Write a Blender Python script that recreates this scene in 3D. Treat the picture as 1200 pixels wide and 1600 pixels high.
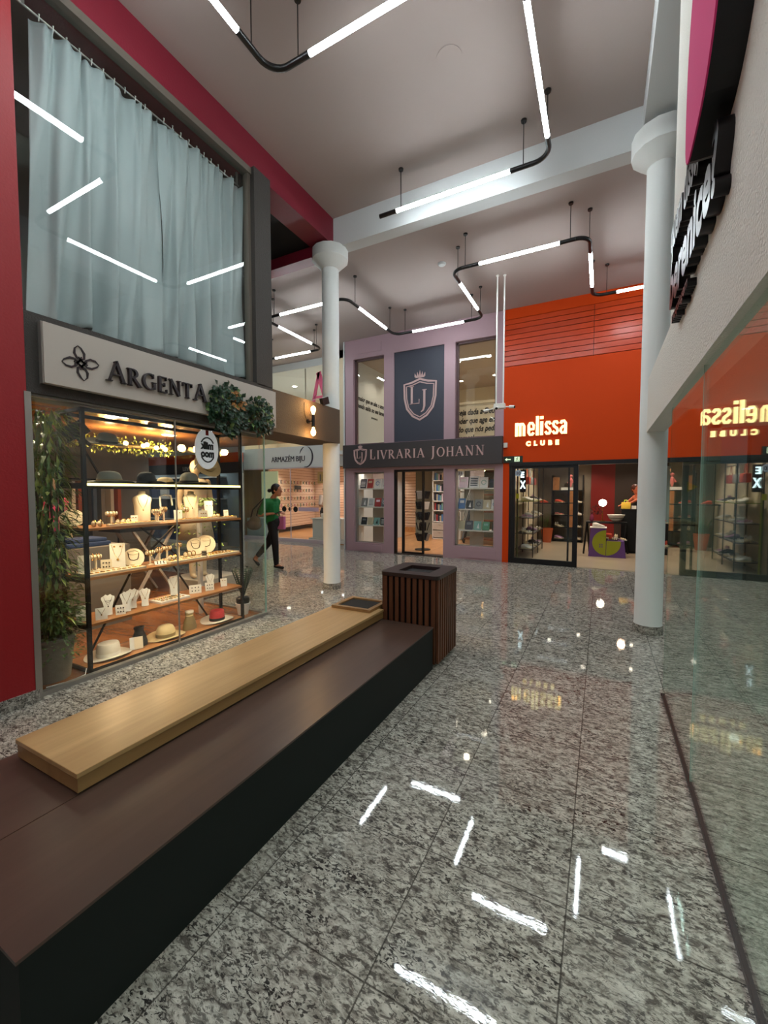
import bpy, bmesh, math, random
from mathutils import Vector, Matrix, noise
random.seed(7)
PI = math.pi
for o in list(bpy.data.objects): bpy.data.objects.remove(o)
scene = bpy.context.scene
C = scene.collection

# ---------------------------------------------------------------- camera, world, exposure
cam_data = bpy.data.cameras.new('camera')
cam = bpy.data.objects.new('camera', cam_data)
C.objects.link(cam)
cam.location = (0, 0, 1.5)
cam.rotation_euler = (math.radians(90 - 2.73), 0, math.radians(27.586))
cam_data.sensor_width = 36
cam_data.lens = 650 / 1600 * 36
cam_data.clip_start = 0.02
scene.camera = cam
world = bpy.data.worlds.new('world')
scene.world = world
world.use_nodes = True
world.node_tree.nodes['Background'].inputs[0].default_value = (0.62, 0.72, 0.85, 1)
world.node_tree.nodes['Background'].inputs[1].default_value = 0.10
scene.view_settings.view_transform = 'Standard'
scene.view_settings.look = 'None'
scene.view_settings.gamma = 1
scene.view_settings.use_curve_mapping = False
scene.view_settings.exposure = 0.12
TUBE_POWER = 60.0

def S(r, g, b):      # 0-255 display colour to linear
    return tuple(((c / 255) / 12.92 if c / 255 <= 0.04045 else ((c / 255 + 0.055) / 1.055) ** 2.4) for c in (r, g, b)) + (1,)

# ---------------------------------------------------------------- materials
def mat(name, col, rough=0.5, metal=0.0, emit=0, ecol=None, var=0.0, vscale=8, bump=0.0, bscale=60, stretch=(1, 1, 1), spec=0.5, coat=0):
    m = bpy.data.materials.new(name)
    m.use_nodes = True
    nt = m.node_tree; N = nt.nodes; L = nt.links
    p = N['Principled BSDF']
    p.inputs['Base Color'].default_value = col
    p.inputs['Roughness'].default_value = rough
    p.inputs['Metallic'].default_value = metal
    p.inputs['Specular IOR Level'].default_value = spec
    if coat: p.inputs['Coat Weight'].default_value = coat
    if emit:
        p.inputs['Emission Color'].default_value = ecol or col
        p.inputs['Emission Strength'].default_value = emit
    tc = N.new('ShaderNodeTexCoord'); mp = N.new('ShaderNodeMapping')
    mp.inputs['Scale'].default_value = stretch
    L.new(tc.outputs['Object'], mp.inputs[0])
    if var:
        n = N.new('ShaderNodeTexNoise'); n.inputs['Scale'].default_value = vscale; n.inputs['Detail'].default_value = 5
        r = N.new('ShaderNodeValToRGB')
        r.color_ramp.elements[0].position = 0.3; r.color_ramp.elements[1].position = 0.7
        r.color_ramp.elements[0].color = tuple(c * (1 - var) for c in col[:3]) + (1,)
        r.color_ramp.elements[1].color = tuple(min(1, c * (1 + var)) for c in col[:3]) + (1,)
        L.new(mp.outputs[0], n.inputs[0]); L.new(n.outputs[0], r.inputs[0]); L.new(r.outputs[0], p.inputs['Base Color'])
    if bump:
        n2 = N.new('ShaderNodeTexNoise'); n2.inputs['Scale'].default_value = bscale; n2.inputs['Detail'].default_value = 3
        b = N.new('ShaderNodeBump'); b.inputs['Strength'].default_value = bump; b.inputs['Distance'].default_value = 0.01
        L.new(mp.outputs[0], n2.inputs[0]); L.new(n2.outputs[0], b.inputs['Height']); L.new(b.outputs[0], p.inputs['Normal'])
    return m

def glass(name, tint=(0.93, 0.97, 0.95), base=0.04, refl=(1, 1, 1)):
    m = bpy.data.materials.new(name); m.use_nodes = True
    nt = m.node_tree; N = nt.nodes; L = nt.links
    N.remove(N['Principled BSDF']); out = N['Material Output']
    t = N.new('ShaderNodeBsdfTransparent'); t.inputs[0].default_value = tint + (1,)
    g = N.new('ShaderNodeBsdfGlossy'); g.inputs['Roughness'].default_value = 0.0; g.inputs[0].default_value = refl + (1,)
    lw = N.new('ShaderNodeLayerWeight'); lw.inputs[0].default_value = 0.5
    a = N.new('ShaderNodeMath'); a.operation = 'POWER'; a.inputs[1].default_value = 5
    b = N.new('ShaderNodeMath'); b.operation = 'MULTIPLY_ADD'; b.inputs[1].default_value = 1 - base; b.inputs[2].default_value = base
    mx = N.new('ShaderNodeMixShader')
    L.new(lw.outputs['Facing'], a.inputs[0]); L.new(a.outputs[0], b.inputs[0]); L.new(b.outputs[0], mx.inputs[0])
    L.new(t.outputs[0], mx.inputs[1]); L.new(g.outputs[0], mx.inputs[2]); L.new(mx.outputs[0], out.inputs[0])
    return m

def granite(name, tile=0.53, ox=-0.61, oy=1.04, bright=1.0, grout=True, rough=0.03):
    m = bpy.data.materials.new(name); m.use_nodes = True
    nt = m.node_tree; N = nt.nodes; L = nt.links
    p = N['Principled BSDF']
    tc = N.new('ShaderNodeTexCoord'); sep = N.new('ShaderNodeSeparateXYZ'); L.new(tc.outputs['Object'], sep.inputs[0])
    def M(op, a, b=None, c=None):
        n = N.new('ShaderNodeMath'); n.operation = op
        for i, v in enumerate((a, b, c)):
            if v is None: continue
            if isinstance(v, (int, float)): n.inputs[i].default_value = v
            else: L.new(v, n.inputs[i])
        return n.outputs[0]
    u = M('DIVIDE', M('SUBTRACT', sep.outputs[0], ox), tile); v = M('DIVIDE', M('SUBTRACT', sep.outputs[1], oy), tile)
    fu = M('PINGPONG', u, 0.5); fv = M('PINGPONG', v, 0.5)   # distance to the nearest joint is min(ping)
    gl = M('LESS_THAN', M('MINIMUM', fu, fv), 0.005)
    cu = M('FLOOR', u); cv = M('FLOOR', v)
    comb = N.new('ShaderNodeCombineXYZ'); L.new(cu, comb.inputs[0]); L.new(cv, comb.inputs[1])
    wn = N.new('ShaderNodeTexWhiteNoise'); wn.noise_dimensions = '3D'; L.new(comb.outputs[0], wn.inputs[0])
    mp = N.new('ShaderNodeMapping'); mp.inputs['Rotation'].default_value = (0, 0, math.radians(24)); mp.inputs['Scale'].default_value = (0.5, 1.0, 1.0)
    L.new(tc.outputs['Object'], mp.inputs[0])
    off = N.new('ShaderNodeVectorMath'); off.operation = 'MULTIPLY_ADD'; off.inputs[1].default_value = (3, 3, 3)
    L.new(wn.outputs[1], off.inputs[0]); L.new(mp.outputs[0], off.inputs[2])
    vec = off.outputs[0]
    def noise_(scale, detail, rough_, dist=0.0):
        n = N.new('ShaderNodeTexNoise'); n.inputs['Scale'].default_value = scale; n.inputs['Detail'].default_value = detail
        n.inputs['Roughness'].default_value = rough_; n.inputs['Distortion'].default_value = dist
        L.new(vec, n.inputs[0]); return n.outputs[0]
    def ramp(fac, els):
        r = N.new('ShaderNodeValToRGB'); L.new(fac, r.inputs[0])
        while len(r.color_ramp.elements) < len(els): r.color_ramp.elements.new(0.5)
        for e, (pos, c) in zip(r.color_ramp.elements, els): e.position = pos; e.color = c
        return r.outputs[0]
    k = bright
    def K(r, g, b): return tuple(c * k for c in S(r, g, b)[:3]) + (1,)
    base = ramp(noise_(38, 6, 0.7, 0.6), [(0.36, K(112, 107, 99)), (0.46, K(156, 151, 141)), (0.56, K(186, 181, 170)), (0.70, K(208, 203, 192))])
    fleck = ramp(noise_(84, 4, 0.62, 1.0), [(0.435, (1, 1, 1, 1)), (0.475, (0, 0, 0, 1))])
    big = ramp(noise_(5, 3, 0.6, 0.5), [(0.35, (0.45, 0.45, 0.45, 1)), (0.65, (1, 1, 1, 1))])
    fm = M('MULTIPLY', fleck, big)
    mix = N.new('ShaderNodeMix'); mix.data_type = 'RGBA'; L.new(fm, mix.inputs[0]); L.new(base, mix.inputs[6]); mix.inputs[7].default_value = K(44, 41, 40)
    cur = mix.outputs[2]
    f2 = ramp(noise_(33, 5, 0.62, 1.2), [(0.38, (1, 1, 1, 1)), (0.46, (0, 0, 0, 1))])
    mix2 = N.new('ShaderNodeMix'); mix2.data_type = 'RGBA'; L.new(M('MULTIPLY', f2, 0.8), mix2.inputs[0]); L.new(cur, mix2.inputs[6]); mix2.inputs[7].default_value = K(70, 64, 60)
    cur = mix2.outputs[2]
    if grout:
        mg = N.new('ShaderNodeMix'); mg.data_type = 'RGBA'; L.new(M('MULTIPLY', gl, 0.75), mg.inputs[0]); L.new(cur, mg.inputs[6]); mg.inputs[7].default_value = K(48, 44, 40)
        cur = mg.outputs[2]
    L.new(cur, p.inputs['Base Color'])
    p.inputs['Roughness'].default_value = rough
    p.inputs['Specular IOR Level'].default_value = 0.5
    bn = N.new('ShaderNodeBump'); bn.inputs['Strength'].default_value = 0.02; bn.inputs['Distance'].default_value = 0.004
    L.new(noise_(48, 3, 0.6), bn.inputs['Height']); L.new(bn.outputs[0], p.inputs['Normal'])
    return m

def wood(name, c1, c2, rough=0.4, scale=6, stretch=(1, 0.06, 1), bump=0.05):
    m = bpy.data.materials.new(name); m.use_nodes = True
    nt = m.node_tree; N = nt.nodes; L = nt.links; p = N['Principled BSDF']
    tc = N.new('ShaderNodeTexCoord'); mp = N.new('ShaderNodeMapping'); mp.inputs['Scale'].default_value = stretch
    n = N.new('ShaderNodeTexNoise'); n.inputs['Scale'].default_value = scale; n.inputs['Detail'].default_value = 7; n.inputs['Distortion'].default_value = 0.8
    n.inputs['Roughness'].default_value = 0.65
    r = N.new('ShaderNodeValToRGB'); r.color_ramp.elements[0].position = 0.32; r.color_ramp.elements[1].position = 0.68
    r.color_ramp.elements[0].color = c1; r.color_ramp.elements[1].color = c2
    L.new(tc.outputs['Object'], mp.inputs[0]); L.new(mp.outputs[0], n.inputs[0]); L.new(n.outputs[0], r.inputs[0]); L.new(r.outputs[0], p.inputs['Base Color'])
    b = N.new('ShaderNodeBump'); b.inputs['Strength'].default_value = bump; b.inputs['Distance'].default_value = 0.003
    L.new(n.outputs[0], b.inputs['Height']); L.new(b.outputs[0], p.inputs['Normal'])
    p.inputs['Roughness'].default_value = rough
    return m

M = {}
M['granite'] = granite('granite_tiles')
M['granite_base'] = granite('granite_skirting', grout=False, bright=0.9, rough=0.25)
M['ceiling'] = mat('ceiling_paint', S(174, 160, 154), 0.8, bump=0.05, bscale=40)
M['white_paint'] = mat('white_paint', S(205, 208, 208), 0.7, bump=0.12, bscale=90)
M['column_white'] = mat('column_white', S(226, 229, 226), 0.7, bump=0.12, bscale=90)
M['stucco'] = mat('grey_stucco', S(222, 219, 210), 0.85, bump=0.9, bscale=85)
M['crimson'] = mat('crimson_paint', S(126, 24, 44), 0.5, bump=0.15, bscale=70)
M['crimson_wall'] = mat('crimson_wall_paint', S(152, 18, 26), 0.5, bump=0.15, bscale=70)
M['black'] = mat('black_paint', S(10, 10, 11), 0.8)
M['black_metal'] = mat('black_metal', S(22, 22, 24), 0.42, 0.3)
M['lamp_black'] = mat('lamp_black', S(16, 16, 18), 0.35)
M['charcoal'] = mat('charcoal_plaster', S(62, 58, 54), 0.75, bump=0.7, bscale=110)
M['bronze'] = mat('bronze_plaster', S(84, 67, 50), 0.7, bump=0.8, bscale=110)
M['sign_beige'] = mat('sign_beige', S(184, 175, 164), 0.6)
M['sign_letter'] = mat('sign_letter', S(40, 26, 30), 0.28)
M['glass'] = glass('shop_glass', (0.96, 0.98, 0.97))
M['glass_dark'] = glass('corridor_glass', (0.86, 0.94, 0.90), 0.10)
M['glass_door'] = glass('door_glass', (0.9, 0.93, 0.93), 0.03)
M['glass_edge'] = mat('glass_edge', S(150, 185, 172), 0.2)
M['aluminium'] = mat('aluminium', S(168, 165, 158), 0.35, 0.7)
M['mauve'] = mat('mauve_paint', S(166, 136, 144), 0.55, bump=0.05)
M['mauve_dark'] = mat('mauve_dark_frame', S(84, 60, 62), 0.6)  # dark mauve of the upstairs bookshop window frames
M['navy'] = mat('navy_panel', S(52, 54, 66), 0.55)
M['sign_dark'] = mat('dark_sign_board', S(54, 50, 52), 0.5)
M['rose_letter'] = mat('rose_lettering', S(192, 160, 156), 0.5)
M['orange'] = mat('orange_facade', S(200, 62, 6), 0.6, bump=0.06, bscale=90, spec=0.15)
M['orange_slat'] = mat('orange_slat', S(192, 60, 14), 0.3, spec=0.4)
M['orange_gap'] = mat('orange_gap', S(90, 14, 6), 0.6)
M['wood_top'] = wood('light_oak_laminate', S(172, 134, 88), S(206, 168, 116), 0.3)
M['wood_edge'] = wood('oak_edge', S(140, 104, 64), S(170, 132, 84), 0.35)
M['box_top'] = wood('dark_brown_laminate', S(74, 55, 47), S(92, 70, 60), 0.30)
M['box_side'] = mat('dark_green_black_panel', S(17, 24, 22), 0.6, spec=0.3)
M['bin_wood'] = wood('dark_slat_wood', S(74, 40, 24), S(112, 66, 40), 0.45, 9, (1, 1, 0.08))
M['bin_lid'] = mat('bin_lid', S(48, 34, 32), 0.35)
M['shelf_wood'] = wood('shelf_wood', S(150, 96, 52), S(186, 126, 74), 0.35, 8)
M['shop_floor'] = wood('polished_wood_floor', S(112, 66, 34), S(158, 100, 54), 0.18, 5, (0.2, 1, 1))
M['copper'] = wood('copper_toned_ceiling', S(150, 104, 62), S(186, 132, 80), 0.2, 4, (1, 0.1, 1), 0.02)
M['white'] = mat('white_lacquer', S(225, 222, 215), 0.4)
M['cream'] = mat('cream_velvet', S(226, 208, 178), 0.7)
M['card'] = mat('white_card', S(232, 226, 214), 0.6)
M['gold'] = mat('gold_metal', S(196, 150, 70), 0.25, 1.0)
M['dark_metal_jewel'] = mat('dark_chain', S(60, 48, 40), 0.35, 0.8)
M['leaf'] = mat('green_leaf', S(84, 110, 48), 0.45, var=0.35, vscale=14)
M['leaf_light'] = mat('yellow_green_leaf', S(138, 154, 66), 0.45, var=0.3, vscale=14)
M['leaf_dark'] = mat('dark_green_leaf', S(34, 62, 40), 0.4, var=0.35, vscale=14)
M['leaf_dry'] = mat('dry_brown_leaf', S(150, 100, 44), 0.6, var=0.3, vscale=14)
M['stem'] = mat('plant_stem', S(84, 72, 40), 0.7)
M['curtain'] = mat('pale_blue_satin_curtain', S(172, 182, 184), 0.45, bump=0.12, bscale=200, spec=0.4)
M['room_grey'] = mat('grey_room_paint', S(120, 124, 114), 0.8)
M['concrete'] = mat('warm_concrete', S(130, 118, 100), 0.6, var=0.12, vscale=3)
M['warm_wall'] = mat('warm_cream_paint', S(216, 198, 168), 0.7)
M['beige_wood_floor'] = wood('honey_wood_floor', S(176, 120, 74), S(206, 150, 98), 0.3, 5, (1, 0.2, 1))
M['tube'] = mat('light_tube', S(235, 248, 255), 0.3, emit=TUBE_POWER, ecol=(0.86, 0.96, 1, 1))
M['led_warm'] = mat('warm_led_strip', S(255, 220, 120), 0.4, emit=3.2, ecol=(1, 0.80, 0.30, 1))
M['bulb_warm'] = mat('warm_filament_bulb', S(255, 190, 90), 0.3, emit=30, ecol=(1, 0.55, 0.16, 1))
M['letter_lit'] = mat('lit_yellow_letters', S(255, 226, 120), 0.4, emit=1.9, ecol=(1, 0.80, 0.36, 1))
M['spot_disc'] = mat('downlight_disc', S(255, 244, 220), 0.4, emit=14, ecol=(1, 0.9, 0.72, 1))
M['spot_cool'] = mat('cool_downlight_disc', S(240, 250, 255), 0.4, emit=10, ecol=(0.92, 0.97, 1, 1))
M['skin'] = mat('skin', S(168, 116, 88), 0.5)
M['hair'] = mat('black_hair', S(18, 14, 14), 0.5)

# ---------------------------------------------------------------- mesh building
class MB:
    def __init__(s): s.bm = bmesh.new()
    def quad(s, *p):
        v = [s.bm.verts.new(q) for q in p]; return s.bm.faces.new(v)
    def box(s, x0, x1, y0, y1, z0, z1, bev=0):
        v = [s.bm.verts.new((x, y, z)) for z in (z0, z1) for x, y in ((x0, y0), (x1, y0), (x1, y1), (x0, y1))]
        fs = [s.bm.faces.new([v[i] for i in f]) for f in ((3, 2, 1, 0), (4, 5, 6, 7), (0, 1, 5, 4), (1, 2, 6, 5), (2, 3, 7, 6), (3, 0, 4, 7))]
        if bev:
            es = list({e for f in fs for e in f.edges})
            bmesh.ops.bevel(s.bm, geom=es, offset=bev, segments=2, affect='EDGES', profile=0.6)
        return s
    def obox(s, c, size, mtx):      # oriented box: centre, full size, 3x3 rotation
        c = Vector(c); v = []
        for z in (-.5, .5):
            for x, y in ((-.5, -.5), (.5, -.5), (.5, .5), (-.5, .5)):
                v.append(s.bm.verts.new(c + mtx @ Vector((x * size[0], y * size[1], z * size[2]))))
        for f in ((3, 2, 1, 0), (4, 5, 6, 7), (0, 1, 5, 4), (1, 2, 6, 5), (2, 3, 7, 6), (3, 0, 4, 7)): s.bm.faces.new([v[i] for i in f])
        return s
    def bar(s, p0, p1, w, h=None):
        p0 = Vector(p0); p1 = Vector(p1); d = p1 - p0; h = h or w
        q = d.to_track_quat('Z', 'Y').to_matrix()
        return s.obox((p0 + p1) / 2, (w, h, d.length), q)
    def tube(s, pts, r, n=10, cap=True, squash=1.0):
        pts = [Vector(p) for p in pts]; rs = r if isinstance(r, (list, tuple)) else [r] * len(pts)
        rings = []; up = None
        for i, p in enumerate(pts):
            d = (pts[min(i + 1, len(pts) - 1)] - pts[max(i - 1, 0)])
            d = d.normalized() if d.length > 1e-9 else Vector((0, 0, 1))
            if up is None:
                up = Vector((0, 0, 1)) if abs(d.z) < 0.9 else Vector((1, 0, 0))
            a = d.cross(up).normalized(); b = a.cross(d).normalized(); up = b
            rings.append([s.bm.verts.new(p + a * rs[i] * math.cos(2 * PI * k / n) + b * rs[i] * squash * math.sin(2 * PI * k / n)) for k in range(n)])
        for A, B in zip(rings, rings[1:]):
            for k in range(n): s.bm.faces.new([A[k], A[(k + 1) % n], B[(k + 1) % n], B[k]])
        if cap: s.bm.faces.new(rings[0][::-1]); s.bm.faces.new(rings[-1])
        return s
    def lathe(s, prof, c=(0, 0, 0), n=24, sx=1, sy=1, rot=None):
        c = Vector(c); rings = []
        for r, z in prof:
            ring = []
            for k in range(n):
                v = Vector((r * sx * math.cos(2 * PI * k / n), r * sy * math.sin(2 * PI * k / n), z))
                if rot is not None: v = rot @ v
                ring.append(s.bm.verts.new(c + v))
            rings.append(ring)
        for A, B in zip(rings, rings[1:]):
            for k in range(n): s.bm.faces.new([A[k], A[(k + 1) % n], B[(k + 1) % n], B[k]])
        s.bm.faces.new(rings[0][::-1]); s.bm.faces.new(rings[-1])
        return s
    def ball(s, c, r, sc=(1, 1, 1), rot=None, n=12):
        prof = []
        for i in range(n // 2 + 1):
            t = -PI / 2 + PI * i / (n // 2)
            prof.append((max(1e-4, math.cos(t)), math.sin(t)))
        mt = Matrix.Diagonal((r * sc[0], r * sc[1], r * sc[2]))
        if rot is not None: mt = rot @ mt
        return s.lathe(prof, c, n, rot=mt)
    def leaf(s, p, d, up, l, w, bend=0.25):
        p = Vector(p); d = Vector(d).normalized(); side = d.cross(Vector(up))
        if side.length < 1e-3: side = d.cross(Vector((1, 0, 0)))
        side.normalize(); nrm = side.cross(d).normalized()
        m = p + d * l * 0.5 - nrm * l * bend * 0.25; e = p + d * l * 0.92 - nrm * l * bend
        v0 = s.bm.verts.new(p); v1 = s.bm.verts.new(m + side * w / 2 + nrm * w * .12); v2 = s.bm.verts.new(m - side * w / 2 + nrm * w * .12); v3 = s.bm.verts.new(e); vm = s.bm.verts.new(m)
        s.bm.faces.new([v0, vm, v1]); s.bm.faces.new([v0, v2, vm]); s.bm.faces.new([vm, v3, v1]); s.bm.faces.new([v2, v3, vm])
        return s
    def prism(s, pts, frame, z0, z1):       # outline in the frame's plane, extruded along its normal
        a = [s.bm.verts.new(frame @ Vector((x, y, z0))) for x, y in pts]; b = [s.bm.verts.new(frame @ Vector((x, y, z1))) for x, y in pts]
        n = len(pts)
        s.bm.faces.new(b); s.bm.faces.new(a[::-1])
        for k in range(n): s.bm.faces.new([a[k], a[(k + 1) % n], b[(k + 1) % n], b[k]])
        return s
    def stroke(s, pts, w, frame, z0, z1, closed=False):
        n = len(pts); ws = w if isinstance(w, (list, tuple)) else [w] * n
        L_, R_ = [], []
        for i, (x, y) in enumerate(pts):
            if closed: a = pts[(i - 1) % n]; b = pts[(i + 1) % n]
            else: a = pts[max(i - 1, 0)]; b = pts[min(i + 1, n - 1)]
            dx, dy = b[0] - a[0], b[1] - a[1]; l = math.hypot(dx, dy) or 1; nx, ny = -dy / l, dx / l; h = ws[i] / 2
            L_.append((x + nx * h, y + ny * h)); R_.append((x - nx * h, y - ny * h))
        V = []
        for (lx, ly), (rx, ry) in zip(L_, R_):
            V.append([s.bm.verts.new(frame @ Vector(q)) for q in ((lx, ly, z0), (rx, ry, z0), (rx, ry, z1), (lx, ly, z1))])
        rng = range(n) if closed else range(n - 1)
        for i in rng:
            A, B = V[i], V[(i + 1) % n]
            for k in range(4): s.bm.faces.new([A[k], A[(k + 1) % 4], B[(k + 1) % 4], B[k]])
        if not closed: s.bm.faces.new(V[0][::-1]); s.bm.faces.new(V[-1])
        return s
    def build(s, name, m, parent=None, smooth=False, thick=0, local=False):
        bm = s.bm
        bmesh.ops.recalc_face_normals(bm, faces=bm.faces)
        if parent is not None and not local:
            bm.transform(WM(parent).inverted())
        me = bpy.data.meshes.new(name); bm.to_mesh(me); bm.free()
        me.materials.append(m)
        if smooth:
            for p in me.polygons: p.use_smooth = True
            if smooth != 'all':
                try: me.set_sharp_from_angle(angle=math.radians(smooth if smooth is not True else 40))
                except Exception: pass
        o = bpy.data.objects.new(name, me); C.objects.link(o)
        if thick:
            md = o.modifiers.new('thickness', 'SOLIDIFY'); md.thickness = thick; md.offset = 0
        if parent is not None: o.parent = parent
        return o

def WM(o):
    m = Matrix.Translation(o.location) @ o.rotation_euler.to_matrix().to_4x4()
    if o.parent: m = WM(o.parent) @ m
    return m
def recenter(o, loc):
    loc = Vector(loc); o.data.transform(Matrix.Translation(-loc)); o.location = loc; return o
def base_origin(o):
    xs = [v.co for v in o.data.vertices]
    c = Vector((sum(v.x for v in xs) / len(xs), sum(v.y for v in xs) / len(xs), min(v.z for v in xs)))
    return recenter(o, c)
def tag(o, label, cat, group=None, kind=None):
    o['label'] = label; o['category'] = cat
    if group: o['group'] = group
    if kind: o['kind'] = kind
    return o
def thing(name, label, cat, loc=(0, 0, 0), rotz=0, group=None):
    o = bpy.data.objects.new(name, None); C.objects.link(o); o.empty_display_size = 0.05
    o.location = loc; o.rotation_euler = (0, 0, rotz)
    return tag(o, label, cat, group)
def single(name, mb, m, label, cat, group=None, **k):
    o = mb.build(name, m, **k); base_origin(o); return tag(o, label, cat, group)
def struct(name, mb, m, label=None, **k):
    o = mb.build(name, m, **k); o['kind'] = 'structure'
    if label: o['label'] = label
    return o
def dup(root, loc, rotz=None, label=None, group=None):
    r = root.copy(); C.objects.link(r); r.location = loc
    if rotz is not None: r.rotation_euler = (0, 0, rotz)
    if label: r['label'] = label
    if group: r['group'] = group
    for ch in list(root.children):
        c = ch.copy(); C.objects.link(c); c.parent = r
        for g in list(ch.children):
            d = g.copy(); C.objects.link(d); d.parent = c
    return r
def box(*a, **k): return MB().box(*a, **k)
ORD = ['first', 'second', 'third', 'fourth', 'fifth', 'sixth', 'seventh', 'eighth', 'ninth', 'tenth', 'eleventh', 'twelfth', 'thirteenth', 'fourteenth', 'fifteenth', 'sixteenth']

# frames: local x, y lie in the wall, local z points out of it
def frame(o, x, n):
    x = Vector(x).normalized(); n = Vector(n).normalized(); y = n.cross(x)
    m = Matrix((x, y, n)).transposed().to_4x4(); m.translation = Vector(o); return m
def FY(x, y, z): return frame((x, y, z), (1, 0, 0), (0, -1, 0))      # wall facing the camera's side
def FXP(x, y, z): return frame((x, y, z), (0, 1, 0), (1, 0, 0))      # left wall, facing right
def FXN(x, y, z): return frame((x, y, z), (0, -1, 0), (-1, 0, 0))    # right wall, facing left

def text_mb(s, size, fr, depth=0.004, bold=0.0, sx=1.0, shear=0.0, align='LEFT', mb=None):
    cu = bpy.data.curves.new('t', 'FONT'); cu.body = s; cu.size = size; cu.offset = bold; cu.shear = shear; cu.align_x = align
    cu.extrude = depth / 2; cu.resolution_u = 4
    o = bpy.data.objects.new('t', cu); C.objects.link(o)
    dg = bpy.context.evaluated_depsgraph_get(); me = bpy.data.meshes.new_from_object(o.evaluated_get(dg))
    bpy.data.objects.remove(o); bpy.data.curves.remove(cu)
    me.transform(fr @ Matrix.Translation((0, 0, depth / 2)) @ Matrix.Diagonal((sx, 1, 1, 1)))
    mb = mb or MB(); mb.bm.from_mesh(me); bpy.data.meshes.remove(me); return mb

def arc(cx, cy, rx, ry, a0, a1, n=14):
    return [(cx + rx * math.cos(math.radians(a0 + (a1 - a0) * i / n)), cy + ry * math.sin(math.radians(a0 + (a1 - a0) * i / n))) for i in range(n + 1)]
TH, TN, SF = 0.15, 0.06, 0.045
def serif_glyph(ch):
    """strokes (points, width or widths) in a unit-high box, and the advance"""
    def st(x, y0=0, y1=1, w=TH): return ([(x, y0), (x, y1)], w)
    def sf(x, y, l=0.26): return ([(x - l / 2, y + (SF / 2 if y < 0.5 else -SF / 2)), (x + l / 2, y + (SF / 2 if y < 0.5 else -SF / 2))], SF)
    def aw(cx, cy, rx, ry, a0, a1, n=16):
        p = arc(cx, cy, rx, ry, a0, a1, n); return (p, [TN + (TH - TN) * abs(math.cos(math.radians(a0 + (a1 - a0) * i / n))) ** 1.3 for i in range(n + 1)])
    G = {
     'A': ([([(0.08, 0), (0.42, 1)], TN), ([(0.40, 1), (0.76, 0)], TH), ([(0.2, 0.34), (0.62, 0.34)], TN), sf(0.08, 0), sf(0.76, 0)], 0.90),
     'R': ([st(0.16), aw(0.3, 0.74, 0.26, 0.235, 90, -90), ([(0.16, .975), (0.3, .975)], TN), ([(0.16, .505), (0.3, .505)], TN), ([(0.34, .5), (0.74, 0)], TH), sf(0.16, 0), sf(0.1, 1, .2), sf(0.76, 0, .18)], 0.86),
     'G': ([aw(0.47, 0.5, 0.38, 0.475, 50, 310), st(0.76, 0.06, 0.42), sf(0.76, 0.45, .28), ([(0.71, .72), (0.71, .98)], TN)], 0.94),
     'E': ([st(0.16), ([(0.1, .97), (0.6, .97)], TN), ([(0.16, .51), (0.48, .51)], TN), ([(0.1, .03), (0.62, .03)], TN), ([(0.6, .78), (0.6, 1)], SF), ([(0.62, 0), (0.62, .24)], SF), ([(0.48, .4), (0.48, .62)], SF)], 0.74),
     'N': ([st(0.16, w=TN), ([(0.12, 1), (0.74, 0)], TH), st(0.74, w=TN), sf(0.16, 0), sf(0.1, 1, .2), sf(0.74, 1)], 0.95),
     'T': ([st(0.38), ([(0.04, .97), (0.72, .97)], TN), ([(0.05, .76), (0.05, 1)], SF), ([(0.71, .76), (0.71, 1)], SF), sf(0.38, 0, .3)], 0.80),
     'L': ([st(0.16), ([(0.1, .03), (0.6, .03)], TN), ([(0.6, 0), (0.6, .26)], SF), sf(0.16, 0), sf(0.16, 1)], 0.70),
     'I': ([st(0.16), sf(0.16, 0), sf(0.16, 1)], 0.36),
     'V': ([([(0.06, 1), (0.40, 0)], TH), ([(0.40, 0), (0.74, 1)], TN), sf(0.06, 1), sf(0.74, 1)], 0.84),
     'J': ([([(0.22, 1), (0.22, 0.1), (0.16, -0.12), (0.02, -0.22)], [TH, TH, TH * .8, TN]), sf(0.22, 1)], 0.44),
     'O': ([aw(0.44, 0.5, 0.36, 0.475, 0, 360, 32)], 0.90),
     'H': ([st(0.16), st(0.70), ([(0.16, .51), (0.70, .51)], TN), sf(0.16, 0), sf(0.16, 1), sf(0.70, 0), sf(0.70, 1)], 0.90),
     ' ': ([], 0.45)}
    return G[ch]
def serif_text(mb, s, h, fr, depth, track=0.06, small=1.0, bigs=(0,)):
    x = 0
    for i, ch in enumerate(s):
        k = h if (i in bigs or small == 1.0) else h * small
        st, adv = serif_glyph(ch)
        for pts, w in st:
            p = [(x + a * k, b * k) for a, b in pts]; ww = [q * k for q in w] if isinstance(w, list) else w * k
            mb.stroke(p, ww, fr, 0, depth)
        x += (adv + track) * k
    return x

def remeshed(mb, name, m, parent=None, voxel=0.01, smooth_it=4):
    me = bpy.data.meshes.new(name); bmesh.ops.recalc_face_normals(mb.bm, faces=mb.bm.faces); mb.bm.to_mesh(me); mb.bm.free()
    o = bpy.data.objects.new(name, me); C.objects.link(o)
    r = o.modifiers.new('r', 'REMESH'); r.mode = 'VOXEL'; r.voxel_size = voxel; r.use_smooth_shade = True
    if smooth_it:
        sm = o.modifiers.new('s', 'SMOOTH'); sm.factor = 0.5; sm.iterations = smooth_it
    dg = bpy.context.evaluated_depsgraph_get(); me2 = bpy.data.meshes.new_from_object(o.evaluated_get(dg))
    bpy.data.objects.remove(o)
    me2.materials.clear(); me2.materials.append(m)
    if parent is not None: me2.transform(WM(parent).inverted())
    for p in me2.polygons: p.use_smooth = True
    o = bpy.data.objects.new(name, me2); C.objects.link(o)
    if parent is not None: o.parent = parent
    return o
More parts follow.
